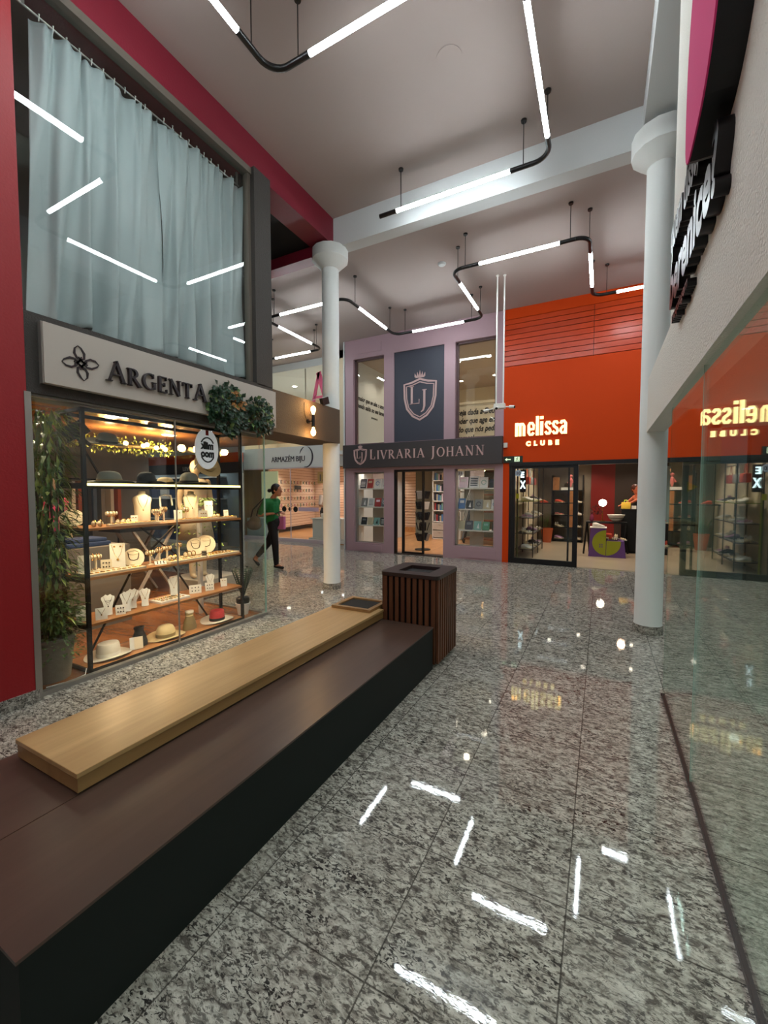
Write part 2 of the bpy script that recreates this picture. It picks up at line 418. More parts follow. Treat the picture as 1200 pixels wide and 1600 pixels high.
def limb(mb, pts, rs, n=14):
    """tapered limb with round joints, for remeshing"""
    for (a, b, ra, rb) in zip(pts, pts[1:], rs, rs[1:]):
        mb.tube([a, b], [ra, rb], n)
    for p, r in zip(pts, rs): mb.ball(p, r, n=12)
    return mb
def spot(name, loc, power, color, angle=110, radius=0.05, blend=0.6, parent=None):
    l = bpy.data.lights.new(name, 'SPOT'); l.energy = power; l.color = color; l.spot_size = math.radians(angle); l.spot_blend = blend; l.shadow_soft_size = radius
    o = bpy.data.objects.new(name, l); C.objects.link(o); o.location = Vector(loc) if parent is None else WM(parent).inverted() @ Vector(loc)
    if parent is not None: o.parent = parent
    return o
def point(name, loc, power, color, radius=0.05, parent=None):
    l = bpy.data.lights.new(name, 'POINT'); l.energy = power; l.color = color; l.shadow_soft_size = radius
    o = bpy.data.objects.new(name, l); C.objects.link(o); o.location = Vector(loc) if parent is None else WM(parent).inverted() @ Vector(loc)
    if parent is not None: o.parent = parent
    return o
def downlight(x, y, z, label, power, color, group=None, r=0.06, cool=False, angle=130):
    t = thing('ceiling_downlight', label, 'ceiling light', (x, y, z), group=group)
    rg = MB().lathe([(r * 1.25, -0.008), (r * 1.25, 0)], (x, y, z), 20).build('trim_ring', M['white'], t)
    MB().lathe([(r, -0.012), (r, -0.008)], (x, y, z), 20).build('lens', M['spot_cool' if cool else 'spot_disc'], t)
    if power: spot('lamp', (x, y, z - 0.03), power, color, angle, r, parent=t)
    return t

# ================================================================ THE SETTING
struct('floor', box(-14, 6, -5, 15, -0.12, 0), M['granite'])
# (the shops' own floors lie as thin layers on the slab)
struct('ceiling', box(-3.9, 6, -5, 5.3, 5.55, 5.7), M['ceiling'])
struct('ceiling', box(-14, 6, 5.45, 10, 5.30, 5.45), M['ceiling'])
struct('trim_1', box(-3.62, 6, 5.3, 5.5, 5.13, 5.7), M['white_paint'], 'long white ceiling beam between the two halls')
struct('trim_2', box(0.30, 0.62, -5, 5.3, 5.2, 5.55), M['white_paint'], 'white ceiling beam above the right hand column')
struct('trim_3', box(-3.95, -3.62, -5, 5.32, 5.17, 5.7), M['crimson'], 'crimson ceiling beam above the left shopfront')
struct('trim_4', box(-9, -3.95, 5.2, 5.4, 5.03, 5.3), M['crimson'], 'thin crimson beam closing the dark soffit')
struct('ceiling', box(-9, -3.95, 3.9, 5.2, 5.19, 5.3), M['black'])
struct('wall_left', box(-4.0, -3.55, -5, 1.44, 0.0, 5.6), M['crimson_wall'])
struct('baseboard_left', box(-4.0, -3.542, -5, 1.446, 0.0, 0.09), M['granite_base'])
# right wall: upper stucco wall, lower band that runs on to the column
struct('wall_right', box(0.40, 0.56, -5, 3.55, 2.12, 5.55), M['stucco'])
struct('wall_right', box(0.40, 0.56, 3.55, 5.22, 2.12, 2.66), M['stucco'])
# behind the camera
struct('wall_back', box(-4, 6, -5.2, -5, 0, 5.6), M['white_paint'])
# ends of the far hall
struct('wall_far_left', box(-14.2, -14, 3, 15, 0, 5.5), M['white_paint'])
struct('wall_far_right', box(6, 6.2, -5, 15, 0, 5.6), M['white_paint'])
# ---- unlet shop behind the right hand glass
struct('wall_back', box(0.56, 6, -5, -4.8, 0, 3.0), M['room_grey'])
struct('ceiling', box(0.56, 6, -5, 3.6, 2.95, 3.05), M['ceiling'])
struct('wall_right', box(5.0, 5.1, -5, 3.75, 0, 3.0), M['room_grey'])
gl = struct('window_1', box(0.432, 0.442, -4.5, 3.59, 0.02, 2.12), M['glass_dark'], 'long frameless glass shopfront along the right side')
struct('window_1_frame', box(0.424, 0.447, -4.5, 3.59, 0, 0.022), M['bin_lid'], parent=gl)
for yy in (2.55, 1.2, -0.2): struct('window_1_joint', box(0.431, 0.443, yy, yy + 0.004, 0.02, 2.12), M['glass_edge'], parent=gl)
mb = MB(); fr = Matrix.Rotation(math.atan2(0.18, 0.222), 3, 'Z')
mb.obox((0.545, 3.68, 1.06), (0.29, 0.01, 2.08), fr)
g2 = struct('window_2', mb, M['glass_dark'], 'angled corner pane at the end of the right hand shopfront')
mb = MB().obox((0.545, 3.68, 0.011), (0.29, 0.04, 0.02), fr); mb.build('window_2_frame', M['bin_lid'], g2)
struct('window_3', box(0.66, 5.0, 3.765, 3.775, 0.0, 2.12), M['glass_dark'], 'glass side of the right hand shop')
struct('wall_right', box(0.56, 5.1, 3.7, 3.85, 2.12, 3.0), M['stucco'])

for k, (x, y) in enumerate(((2.2, 2.4), (2.2, .4), (2.2, -1.8), (3.9, 1.4))): downlight(x, y, 2.95, 'added white fill light in the empty right hand shop, ' + ORD[k] + ' of four', 120, (.95, 1, .95), 'added fill lights in the empty right hand shop', .08, cool=True, angle=150)  # added fill lights; they brighten the floor seen through the right hand glass

# ---- columns
def column(x, y, label, top, cap0, cap1, collar=True):
    t = thing('round_column', label, 'column', (x, y, 0))
    MB().lathe([(0.135, 0.085), (0.13, 0.11), (0.128, cap0)], (x, y, 0), 40).build('shaft', M['column_white'], t, smooth=True)
    MB().lathe([(0.142, 0), (0.142, 0.092)], (x, y, 0), 14).build('stone_plinth', M['granite_base'], t)
    MB().lathe([(0.128, cap0 - 0.05), (0.25, cap0 + 0.07), (0.272, cap0 + 0.09), (0.272, cap1), (0.13, cap1 + 0.01), (0.10, top)], (x, y, 0), 14).build('capital', M['column_white'], t, smooth=30)
    return t
column(-3.72, 5.36, 'white round column beside the bookshop, standing left of the slatted bin', 5.4, 4.90, 5.14)
column(0.47, 5.22, 'white round column at the right, joined to the stucco band', 5.3, 4.86, 5.14)

# ---- left shopfront: fascia, upper window, pillar
struct('wall_left', box(-3.9, -3.56, 1.44, 3.90, 2.20, 2.76), M['charcoal'])
struct('wall_left', box(-4.2, -3.56, 3.90, 5.36, 2.24, 2.75), M['bronze'])
struct('wall_left', box(-3.92, -3.56, 3.64, 3.90, 2.75, 5.18), M['charcoal'])
struct('wall_left', box(-5.4, -3.92, 3.82, 3.90, 2.75, 5.18), M['charcoal'])
struct('wall_left', box(-3.60, -3.545, 1.425, 1.465, 0.0, 2.2), M['aluminium'], 'aluminium corner strip of the left shopfront')
struct('ceiling', box(-9, -3.9, 1.3, 5.36, 2.34, 2.75), M['black'])            # slab between the storeys
w = struct('window_4', box(-3.66, -3.65, 1.44, 3.64, 2.76, 5.12), M['glass'], 'large upstairs window with reflections, pale curtain behind it')
struct('window_4_frame', box(-3.70, -3.60, 1.44, 3.64, 5.10, 5.17).box(-3.69, -3.62, 3.60, 3.64, 2.76, 5.1).box(-3.69, -3.61, 1.44, 3.64, 2.755, 2.775), mat('taupe_window_frame', S(104, 96, 86), .5), parent=w)
struct('wall_left', box(-5.5, -5.4, 1.3, 3.9, 2.75, 5.3), M['room_grey'])
struct('wall_left', box(-5.5, -3.7, 1.2, 1.3, 2.75, 5.3), mat('olive_cream_paint', S(206, 200, 176), 0.8))
struct('ceiling', box(-5.5, -3.95, 1.3, 3.9, 5.2, 5.3), M['room_grey'])
w = struct('window_5', box(-3.625, -3.615, 1.465, 2.615, 0.03, 2.2), M['glass'], 'left pane of the jewellery shop window')
w = struct('window_6', box(-3.625, -3.615, 2.625, 3.80, 0.03, 2.2), M['glass'], 'right pane of the jewellery shop window')
struct('window_7', box(-5.2, -3.62, 3.795, 3.805, 0.03, 2.2), M['glass'], 'side pane of the jewellery shop window')
struct('window_5_frame', box(-3.65, -3.60, 1.465, 3.81, 0.0, 0.032).box(-3.65, -3.60, 1.465, 3.81, 2.185, 2.215).box(-5.2, -3.62, 3.785, 3.815, 0, 0.03).box(-3.626, -3.613, 2.615, 2.625, 0.03, 2.2), M['aluminium'])
struct('wall_left', box(-3.628, -3.612, 3.794, 3.808, 0.03, 2.2), M['glass_edge'], 'glass corner edge')
# interior shell of the jewellery shop
struct('floor', box(-8, -3.65, 1.34, 3.78, 0.0, 0.012), M['shop_floor'])
struct('floor', box(-8, -5.2, 3.78, 5.0, 0.0, 0.011), M['shop_floor'])
struct('ceiling', box(-8, -3.63, 1.34, 5.2, 2.28, 2.34), M['copper'])
struct('wall_left', box(-8, -4.0, 1.26, 1.34, 0, 2.34), M['concrete'])
struct('wall_left', box(-8.1, -8, 1.2, 5.2, 0, 2.34), M['concrete'])

# ---- jeans shop facade further back, seen through the window
struct('wall_far', box(-13.9, -7.4, 7.0, 7.15, 2.42, 5.3), M['white_paint'])
struct('wall_far', box(-13.9, -7.4, 6.95, 7.1, 2.20, 2.42), M['orange'])
mb = MB(); mb.obox((-8.9, 8.46, 2.65), (4.12, .08, 5.3), Matrix.Rotation(math.atan2(2.83, -2.95), 3, 'Z')); struct('wall_far', mb, M['white_paint'])
struct('wall_far', box(-13.9, -7.4, 6.97, 7.1, 1.95, 2.20), M['sign_dark'])
struct('window_8', box(-13.9, -7.4, 7.05, 7.06, 0, 1.95), M['glass'])
struct('floor', box(-13.9, -8.75, 7.1, 8.3, 0, 0.012), M['concrete'])
struct('wall_far', box(-13.9, -8.75, 8.2, 8.3, 0, 2.6), mat('blue_grey_wall', S(120, 134, 146), 0.7))
struct('ceiling', box(-13.9, -8.7, 7.1, 8.3, 2.6, 2.7), M['white_paint'])

# ---- costume jewellery shop (at the back left): white fascia, bright glass front
AY = 9.83
struct('wall_far', box(-10.35, -5.86, AY, AY + 0.12, 2.24, 2.86), M['white_paint'])
struct('wall_far', box(-10.35, -5.86, AY - 0.05, AY + 0.3, 5.1, 5.35), M['white_paint'])
struct('wall_far', box(-14, -10.35, AY, AY + 0.12, 0, 5.35), M['white_paint'])
struct('window_9', box(-10.3, -7.0, AY + .04, AY + .05, 0.09, 2.24), M['glass_door'], 'glass front of the bright costume jewellery shop')
struct('window_9_frame', box(-10.3, -7.0, AY, AY + .08, 2.21, 2.245).box(-10.3, -7.0, AY - .01, AY + .08, 0.0, 0.1).box(-8.36, -8.345, AY + .03, AY + .06, 0.1, 2.2), mat('pale_lilac_metal', S(196, 184, 194), 0.4))
struct('window_10', box(-10.3, -5.9, AY + .04, AY + .05, 2.86, 5.1), M['glass'], 'upstairs glass of the costume jewellery shop')
struct('window_10_frame', box(-7.76, -7.74, AY + .03, AY + .06, 2.86, 5.1).box(-9.6, -9.58, AY + .03, AY + .06, 2.86, 5.1), M['aluminium'])
struct('wall_far', box(-5.9, -5.84, 9.05, 12.5, 0, 5.35), M['white_paint'])
struct('floor', box(-12, -5.9, AY + .1, 14.4, 0, 0.02), M['beige_wood_floor'])
M['slatwall'] = mat('peach_slat_wall', S(236, 206, 180), 0.5)
struct('wall_far', box(-12, -5.9, 14.4, 14.5, 0, 2.6), M['warm_wall'])
struct('ceiling', box(-12, -5.9, AY + .1, 14.5, 2.55, 2.7), M['white_paint'])
struct('floor', box(-12, -5.9, AY + .1, 14.5, 2.7, 2.86), M['white_paint'])
struct('wall_far', box(-12, -5.9, 13.4, 13.5, 2.86, 5.3), M['warm_wall'])
struct('ceiling', box(-12, -5.9, AY + .1, 13.5, 5.16, 5.3), M['white_paint'])
struct('wall_far', box(-12.1, -12, AY + .1, 14.5, 0, 5.3), M['warm_wall'])

# ---- bookshop facade
FYY = 9.05
mb = MB()
for a, b in ((-5.86, -5.60), (-4.73, -4.46), (-3.20, -2.94), (-2.05, -1.87)): mb.box(a, b, FYY, FYY + .22, 0, 5.32)
mb.box(-5.60, -4.73, FYY, FYY + .22, 4.82, 5.32).box(-4.46, -3.20, FYY, FYY + .22, 4.82, 5.32).box(-2.94, -2.05, FYY, FYY + .22, 4.82, 5.32)
mb.box(-5.60, -4.73, FYY, FYY + .22, 2.0, 2.70).box(-4.46, -3.20, FYY, FYY + .22, 2.04, 2.70).box(-2.94, -2.05, FYY, FYY + .22, 2.02, 2.70)
mb.box(-5.60, -4.73, FYY, FYY + .22, 0, 0.22).box(-2.94, -2.05, FYY, FYY + .22, 0, 0.29)
mb.box(-5.5, -4.80, FYY - 0.012, FYY, 4.93, 5.14).box(-2.84, -2.0, FYY - 0.012, FYY, 0.04, 0.22).box(-5.5, -4.80, FYY - 0.012, FYY, 0.03, 0.17)
struct('wall_far', mb, M['mauve'], 'mauve bookshop facade')
struct('wall_far', box(-4.46, -3.20, FYY + .03, FYY + .1, 2.68, 4.82), M['navy'], 'navy panel of the bookshop facade')
for n, (a, b, c, d) in enumerate(((-5.60, -4.73, 2.70, 4.82), (-2.94, -2.05, 2.70, 4.82), (-5.60, -4.73, .22, 2.0), (-2.94, -2.05, .29, 2.02))):
    w = struct('window_%d' % (11 + n), box(a, b, FYY + .12, FYY + .13, c, d), M['glass'])
    fm = M['mauve_dark'] if n < 2 else M['aluminium']
    struct('window_%d_frame' % (11 + n), box(a, a + .05, FYY + .08, FYY + .16, c, d).box(b - .03, b, FYY + .08, FYY + .16, c, d).box(a, b, FYY + .08, FYY + .16, d - .04, d).box(a, b, FYY + .08, FYY + .16, c, c + .025), fm, parent=w)
# bookshop interior, two storeys
struct('floor', box(-5.84, -1.9, 9.27, 13.6, 0, 0.02), M['beige_wood_floor'])
struct('wall_far', box(-5.84, -1.9, 13.6, 13.7, 0, 2.6), M['room_grey'])
struct('ceiling', box(-6.4, -1.9, 9.27, 14.0, 2.5, 2.6), M['white_paint'])
struct('wall_far', box(-6.4, -1.9, 14.0, 14.1, 2.6, 5.2), M['warm_wall'])
struct('wall_far', box(-6.4, -6.3, 9.27, 14.0, 2.6, 5.2), M['warm_wall'])
struct('wall_far', box(-6.4, -5.84, 9.27, 9.35, 2.6, 5.2), M['warm_wall'])
struct('ceiling', box(-6.4, -1.9, 9.27, 14.0, 5.0, 5.2), mat('bookshop_upper_ceiling', S(170, 150, 132), 0.7))
struct('wall_far', box(-1.95, -1.78, 9.27, 14.3, 0, 5.3), M['warm_wall'])
# ---- orange shoe shop facade
mb = MB().box(-1.87, 1.62, FYY, FYY + .2, 2.10, 4.12).box(-1.87, 1.62, FYY, FYY + .2, 5.09, 5.32).box(-1.87, -1.74, FYY, FYY + .2, 0, 2.11)
struct('wall_far', mb, M['orange'], 'orange shoe shop facade')
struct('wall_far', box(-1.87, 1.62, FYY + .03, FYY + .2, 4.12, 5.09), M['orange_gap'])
mb = MB()
for k in range(9):
    z0 = 4.13 + k * 0.1065
    mb.box(-1.87, -0.2, FYY - .012, FYY + .03, z0, z0 + 0.094).box(-0.19, 1.62, FYY - .012, FYY + .03, z0, z0 + 0.094)
struct('wall_far', mb, M['orange_slat'], 'orange louvre slats above the shoe shop')
struct('wall_far', box(1.62, 6, FYY, FYY + .2, 2.6, 5.32), M['room_grey'])
struct('wall_far', box(1.62, 1.8, FYY, 14, 0, 2.7), M['room_grey'])
struct('wall_far', box(2.2, 6, FYY, FYY + .2, 0, 2.6), M['sign_dark'])
# black framed sliding front
mb = MB().box(-1.74, 1.62, FYY - .02, FYY + .12, 2.04, 2.12).box(-1.74, -1.69, FYY, FYY + .1, 0, 2.04)
struct('door_1_frame', mb, M['black_metal'])
d = struct('door_1', box(-1.64, -0.48, FYY + .035, FYY + .045, .10, 2.0), M['glass_door'], 'black framed sliding glass door of the shoe shop')
struct('door_1_frame', box(-1.69, -1.62, FYY + .01, FYY + .07, 0, 2.04).box(-0.50, -0.41, FYY + .01, FYY + .07, 0, 2.04).box(-1.62, -.5, FYY + .01, FYY + .07, 0, .11).box(-1.62, -.5, FYY + .01, FYY + .07, 1.99, 2.04).box(-0.60, -0.565, FYY + .07, FYY + .1, .1, 2.04), M['black_metal'], parent=d)
struct('floor', box(-1.78, 1.62, FYY + .02, 13.9, 0, 0.012), mat('beige_polished_floor', S(168, 150, 126), 0.3, var=0.08, vscale=2))
struct('wall_far', box(-1.8, 1.7, 13.9, 14.0, 0, 2.7), M['concrete'])
struct('wall_far', box(-0.28, 0.34, 13.82, 13.9, 0, 2.7), mat('dark_red_panel', S(122, 16, 8), 0.5))
struct('wall_far', box(0.34, 1.62, 13.82, 13.9, 0, 2.7), mat('dark_brown_panel', S(52, 40, 32), 0.5))
struct('ceiling', box(-1.8, 1.7, 9.25, 14, 2.6, 2.7), mat('dark_shop_ceiling', S(60, 50, 42), 0.7))
# bookshop entrance: threshold and sliding glass
struct('floor', box(-4.46, -3.20, FYY, FYY + .25, 0, 0.022), M['bin_lid'])
d = struct('door_2', box(-4.22, -3.72, FYY + .10, FYY + .11, .03, 2.0), M['glass_door'], 'sliding glass door of the bookshop, half open')
struct('door_2_frame', box(-4.28, -4.22, FYY + .08, FYY + .13, .02, 2.04).box(-3.76, -3.71, FYY + .08, FYY + .13, .02, 2.04).box(-4.46, -3.2, FYY + .05, FYY + .16, 1.99, 2.05).box(-4.46, -4.41, FYY + .02, FYY + .1, .02, 2.04).box(-4.22, -3.76, FYY + .08, FYY + .13, .02, .06), M['black_metal'], parent=d)

# ================================================================ THE LIGHTS UNDER THE CEILINGS
# each tube sits in a slim black upper housing
def chain(label, path, z, ceil, tubes, rods, R=0.17, r=0.026):
    t = thing('linear_pendant_light', label, 'ceiling light', (path[0][0], path[0][1], z))
    n = len(path)
    lit = {i: f for i, f in tubes}
    for i in range(n - 1):
        a = Vector((path[i][0], path[i][1], z)); b = Vector((path[i + 1][0], path[i + 1][1], z)); d = (b - a).normalized(); L_ = (b - a).length
        if i in lit:
            s0, s1 = lit[i]
            tb = MB().tube([a + d * s0, a + d * s1], r * 0.86, 14).build('light_tube', M['tube'], t, smooth=True)
            wd = Vector((0, 0, 1)).cross(d); mbc = MB(); prs = []
            for e in (s0, s1): prs.append([mbc.bm.verts.new(a + d * e + (wd * math.sin(q) + Vector((0, 0, 1)) * math.cos(q)) * rr) for rr, qs in ((r, [math.radians(w_) for w_ in range(-64, 65, 16)]), (r * .92, [math.radians(w_) for w_ in range(64, -65, -16)])) for q in qs])
            for k in range(len(prs[0])): mbc.bm.faces.new([prs[0][k], prs[0][(k + 1) % len(prs[0])], prs[1][(k + 1) % len(prs[0])], prs[1][k]])
            mbc.build('tube_housing', M['lamp_black'], tb)
            for (u, v) in (((R if i else 0), s0), (s1, L_ - (R if i < n - 2 else 0))):
                if v - u > 0.02: MB().tube([a + d * u, a + d * v], r, 14).build('arm', M['lamp_black'], t, smooth=True)
        else:
            MB().tube([a + d * (R if i else 0), b - d * (R if i < n - 2 else 0)], r, 14).build('arm', M['lamp_black'], t, smooth=True)
    for i in range(1, n - 1):
        p = Vector((*path[i], z)); a = (Vector((*path[i - 1], z)) - p).normalized(); b = (Vector((*path[i + 1], z)) - p).normalized()
        c = p + (a + b) * R
        pts = [c - b * R * math.cos(th) - a * R * math.sin(th) for th in [PI / 2 * k / 8 for k in range(9)]]
        MB().tube(pts, r, 14).build('elbow', M['lamp_black'], t, smooth=True)
    for (x, y) in rods:
        rd = MB().tube([(x, y, z + r * .8), (x, y, ceil - .01)], 0.005, 6).build('suspension_rod', M['lamp_black'], t)
        MB().lathe([(0.028, -0.022), (0.032, -0.004), (0.032, 0)], (x, y, ceil), 16).build('ceiling_rose', M['lamp_black'], rd)
    return t
chain('snaking black tube lamp with bright white tubes under the near ceiling',
      [(-2.62, 4.9), (-0.56, 4.9), (-0.56, 2.87), (-2.57, 2.87), (-2.57, 0.85), (-0.56, 0.85), (-0.56, -1.15), (-2.57, -1.15), (-2.57, -3.15), (-0.56, -3.15)],
      5.06, 5.55, [(0, (0.24, 1.64)), (1, (0.30, 1.62)), (2, (0.45, 1.62)), (3, (0.40, 1.62)), (4, (0.4, 1.6)), (5, (0.4, 1.6)), (6, (0.4, 1.6)), (7, (0.4, 1.6)), (8, (0.4, 1.6))],
      [(-2.32, 4.9), (-0.84, 4.9), (-0.57, 4.66), (-0.57, 3.05), (-0.85, 2.87), (-2.3, 2.87), (-2.57, 2.62), (-2.57, 1.1), (-2.3, .85), (-.8, .85)])
pts = [(-7.66, 8.05), (-5.82, 8.05), (-5.82, 6.15), (-3.95, 6.15), (-3.95, 8.05), (-2.07, 8.05), (-2.07, 6.15), (-0.21, 6.15), (-0.21, 8.05), (1.19, 8.05), (1.19, 6.15), (3.05, 6.15), (3.05, 8.05), (4.9, 8.05)]
chain('long zigzag black tube lamp with bright white tubes in front of the bookshop', pts, 4.82, 5.30,
      [(i, ((0.42, 1.5) if i not in (8,) else (0.36, 0.86))) for i in range(13)],
      [(-2.06, 6.42), (-1.86, 6.15), (-2.07, 7.82), (-2.3, 8.05), (-3.93, 6.42), (-3.95, 7.82), (-3.71, 8.05), (-5.55, 6.15), (-5.82, 6.42), (-5.82, 7.82), (-6.05, 8.05), (-7.35, 8.05), (-.44, 6.15), (-.22, 6.4), (-.21, 7.82), (.0, 8.05), (1.19, 6.42), (1.4, 6.15), (2.9, 6.15)])

# ================================================================ BENCH, PLANTER BOX, BIN
t = thing('bench', 'long low dark bench box with a light oak seat plank on top', 'bench', (-1.7, 1.9, 0))
MB().box(-1.70, -1.238, 0.44, 3.26, 0.0, 0.352).build('front_box', M['box_side'], t)
MB().box(-1.718, -1.232, 0.432, 3.26, 0.352, 0.362).build('box_top', M['box_top'], t)
MB().box(-2.24, -1.722, -0.6, 3.26, 0.352, 0.362).box(-2.235, -1.722, -0.6, 3.25, 0.0, 0.352).build('rear_box', M['box_top'], t)
MB().box(-2.19, -1.71, 0.80, 3.27, 0.43, 0.45, bev=0.003).build('seat_plank', M['wood_top'], t)
MB().box(-2.185, -1.715, 0.805, 3.265, 0.372, 0.43).build('plank_edge', M['wood_edge'], t)
MB().box(-2.1, -1.8, 1.0, 3.1, 0.362, 0.372).build('plank_support', M['black'], t)
# framed hatch lying on the far end of the plank
t = thing('ashtray_box', 'small tray with pale wooden rim and black inset at the far bench end', 'tray', (-1.95, 3.27, .45))
fo = ((-2.16, 3.13), (-2.12, 3.45), (-1.77, 3.45), (-1.745, 3.12))
MB().box(-2.16, -1.76, 3.10, 3.46, 0.40, 0.452).box(-2.16, -1.76, 3.10, 3.14, .452, .475).box(-2.16, -1.76, 3.42, 3.46, .452, .475).box(-2.16, -2.12, 3.14, 3.42, .452, .475).box(-1.80, -1.76, 3.14, 3.42, .452, .475).build('wooden_rim', M['wood_edge'], t)
MB().box(-2.12, -1.80, 3.14, 3.42, .45, .462).build('black_inset', M['black'], t)
# bin
t = thing('slatted_bin', 'square dark brown bin clad in vertical wooden slats with an open top', 'bin', (-1.475, 3.55, 0))
bx0, bx1, by0, by1 = -1.745, -1.205, 3.28, 3.82
MB().box(bx0 + .035, bx1 - .035, by0 + .035, by1 - .035, 0.02, 0.75).build('liner', M['black'], t)
n = 9
for k in range(n):
    u = bx0 + 0.025 + (bx1 - bx0 - 0.085) * k / (n - 1); v = by0 + 0.025 + (by1 - by0 - 0.085) * k / (n - 1)
    MB().box(u, u + .036, by0, by0 + .022, 0.03, 0.755, bev=.003).build('slat', M['bin_wood'], t)
    MB().box(u, u + .036, by1 - .022, by1, 0.03, 0.755, bev=.003).build('slat', M['bin_wood'], t)
    MB().box(bx1 - .022, bx1, v, v + .036, 0.03, 0.755, bev=.003).build('slat', M['bin_wood'], t)
    MB().box(bx0, bx0 + .022, v, v + .036, 0.03, 0.755, bev=.003).build('slat', M['bin_wood'], t)
def rrect(x0, x1, y0, y1, r, n=6):
    p = []
    for cx, cy, a in ((x1 - r, y1 - r, 0), (x0 + r, y1 - r, 90), (x0 + r, y0 + r, 180), (x1 - r, y0 + r, 270)): p += arc(cx, cy, r, r, a, a + 90, n)
    return p
mb = MB(); I = Matrix.Identity(4)
o_ = rrect(bx0 - .008, bx1 + .008, by0 - .008, by1 + .008, .05); i_ = rrect(bx0 + .12, bx1 - .12, by0 + .12, by1 - .12, .02)
for z0, z1 in ((0.757, 0.790),):
    V = [[mb.bm.verts.new((x, y, z)) for x, y in L_] for L_, z in ((o_, z0), (o_, z1), (i_, z1), (i_, z0))]
    n = len(o_)
    for A, B in zip(V, V[1:] + V[:1]):
        for k in range(n): mb.bm.faces.new([A[k], A[(k + 1) % n], B[(k + 1) % n], B[k]])
mb.build('lid_rim', M['bin_lid'], t)
MB().box(bx0 + .12, bx1 - .12, by0 + .12, by1 - .12, 0.752, 0.759).build('opening', M['black'], t)

# ================================================================ SIGNS ON THE LEFT SHOP
t = thing('shop_sign', 'long beige sign board with raised dark letters ARGENTA above the jewellery window', 'sign', (-3.52, 2.7, 2.27))
MB().box(-3.56, -3.50, 1.53, 3.885, 2.275, 2.70).build('board', M['sign_beige'], t)
MB().box(-3.556, -3.512, 1.522, 1.53, 2.272, 2.703).build('edge_trim', M['aluminium'], t)
mb = MB(); f = FXP(-3.50, 1.945, 2.385)
serif_text(mb, 'ARGENT', 0.165, f, 0.03, 0.045, 0.84)
f2 = FXP(-3.50, 2.735, 2.385); serif_text(mb, 'A', 0.165, f2, 0.03)
mb.build('lettering', M['sign_letter'], t)
mb = MB(); f = FXP(-3.50, 1.765, 2.47)
for k in range(4):
    a = math.radians(90 * k + 8)
    def R_(x, y): return (x * math.cos(a) - y * math.sin(a), x * math.sin(a) + y * math.cos(a))
    l1 = [(-0.045, -0.012), (-0.005, 0.018), (0.028, 0.035), (0.034, 0.07), (0.018, 0.108), (0.0, 0.128)]
    l2 = [(0.0, 0.128), (-0.026, 0.105), (-0.034, 0.07), (-0.022, 0.04), (0.012, 0.012), (0.045, -0.012)]
    mb.stroke([R_(*p) for p in l1], [0.010, 0.012, 0.014, 0.016, 0.011, 0.002], f, 0, 0.006)
    mb.stroke([R_(*p) for p in l2], [0.002, 0.011, 0.016, 0.014, 0.012, 0.010], f, 0, 0.006)
mb.build('knot_emblem', M['sign_letter'], t)
# greenery hanging over the end of the sign
t = thing('artificial_foliage', 'bushy dark green artificial leaves hanging over the right end of the beige sign', 'plant', (-3.45, 3.4, 2.2))
mbs = {'leaf_dark': MB(), 'leaf_dry': MB(), 'leaf': MB()}
random.seed(3)
for k in range(760):
    u = random.random()
    if u < 0.6: cy, cz, ry, rz = 3.14, 2.36, 0.25, 0.27
    else: cy, cz, ry, rz = 3.60, 2.37, 0.21, 0.20
    a = random.random() * 2 * PI; q = math.sqrt(random.random())
    y = cy + ry * q * math.cos(a); z = cz + rz * q * math.sin(a); x = -3.49 + 0.10 * random.random() * (1.1 - q)
    d = (random.uniform(.1, 1), random.uniform(-1, 1), random.uniform(-1.1, .6))
    key = 'leaf_dry' if (abs(y - 3.22) < .09 and abs(z - 2.47) < .09 and random.random() < .5) else ('leaf' if random.random() < .12 else 'leaf_dark')
    mbs[key].leaf((x, y, z), d, (1, 0, .2), random.uniform(.045, .085), random.uniform(.035, .06), .25)
for k, v in mbs.items(): v.build({'leaf_dark': 'leaves', 'leaf_dry': 'dry_leaves', 'leaf': 'light_leaves'}[k], M[k], t)
MB().tube([(-3.49, 2.95, 2.35), (-3.47, 3.2, 2.45), (-3.49, 3.7, 2.4)], .008, 6).build('vine_stem', M['stem'], t)
# wall lamp with two filament bulbs
t = thing('wall_lamp', 'black wall lamp with a glowing bulb above and one below on the bronze beam', 'lamp', (-3.56, 4.58, 2.48))
MB().lathe([(.03, 0), (.03, .012)], (-3.56, 4.58, 2.46), 16, rot=Matrix.Rotation(PI / 2, 3, 'Y')).tube([(-3.56, 4.58, 2.46), (-3.47, 4.58, 2.46)], .008, 8).build('bracket', M['lamp_black'], t)
sk = MB().tube([(-3.47, 4.58, 2.375), (-3.47, 4.58, 2.545)], .021, 14).build('socket_tube', M['lamp_black'], t)
for s in (-1, 1):
    z = 2.46 + s * .085
    MB().lathe([(.012, 0), (.018, .02), (.03, .05), (.034, .07), (.028, .095), (.012, .112), (.002, .116)], (-3.47, 4.58, z), 16, rot=Matrix.Diagonal((1, 1, s))).build('bulb', M['bulb_warm'], sk, smooth=True)
    point('glow', (-3.45, 4.58, z + s * .15), 4.0, (1, .6, .25), .03, parent=t)
MB().tube([(-3.555, 4.5, 2.70), (-3.552, 4.49, 2.6), (-3.555, 4.53, 2.5), (-3.555, 4.58, 2.47)], .003, 5).build('cable', M['lamp_black'], t)
t = thing('floodlight', 'small black floodlight clamped on top of the bronze beam by the column', 'light fixture', (-3.60, 4.98, 2.75))
MB().obox((-3.57, 4.98, 2.81), (.05, .16, .10), Matrix.Rotation(.35, 3, 'X')).build('housing', M['lamp_black'], t)
MB().box(-3.60, -3.58, 4.95, 5.01, 2.75, 2.79).build('bracket', M['lamp_black'], t)

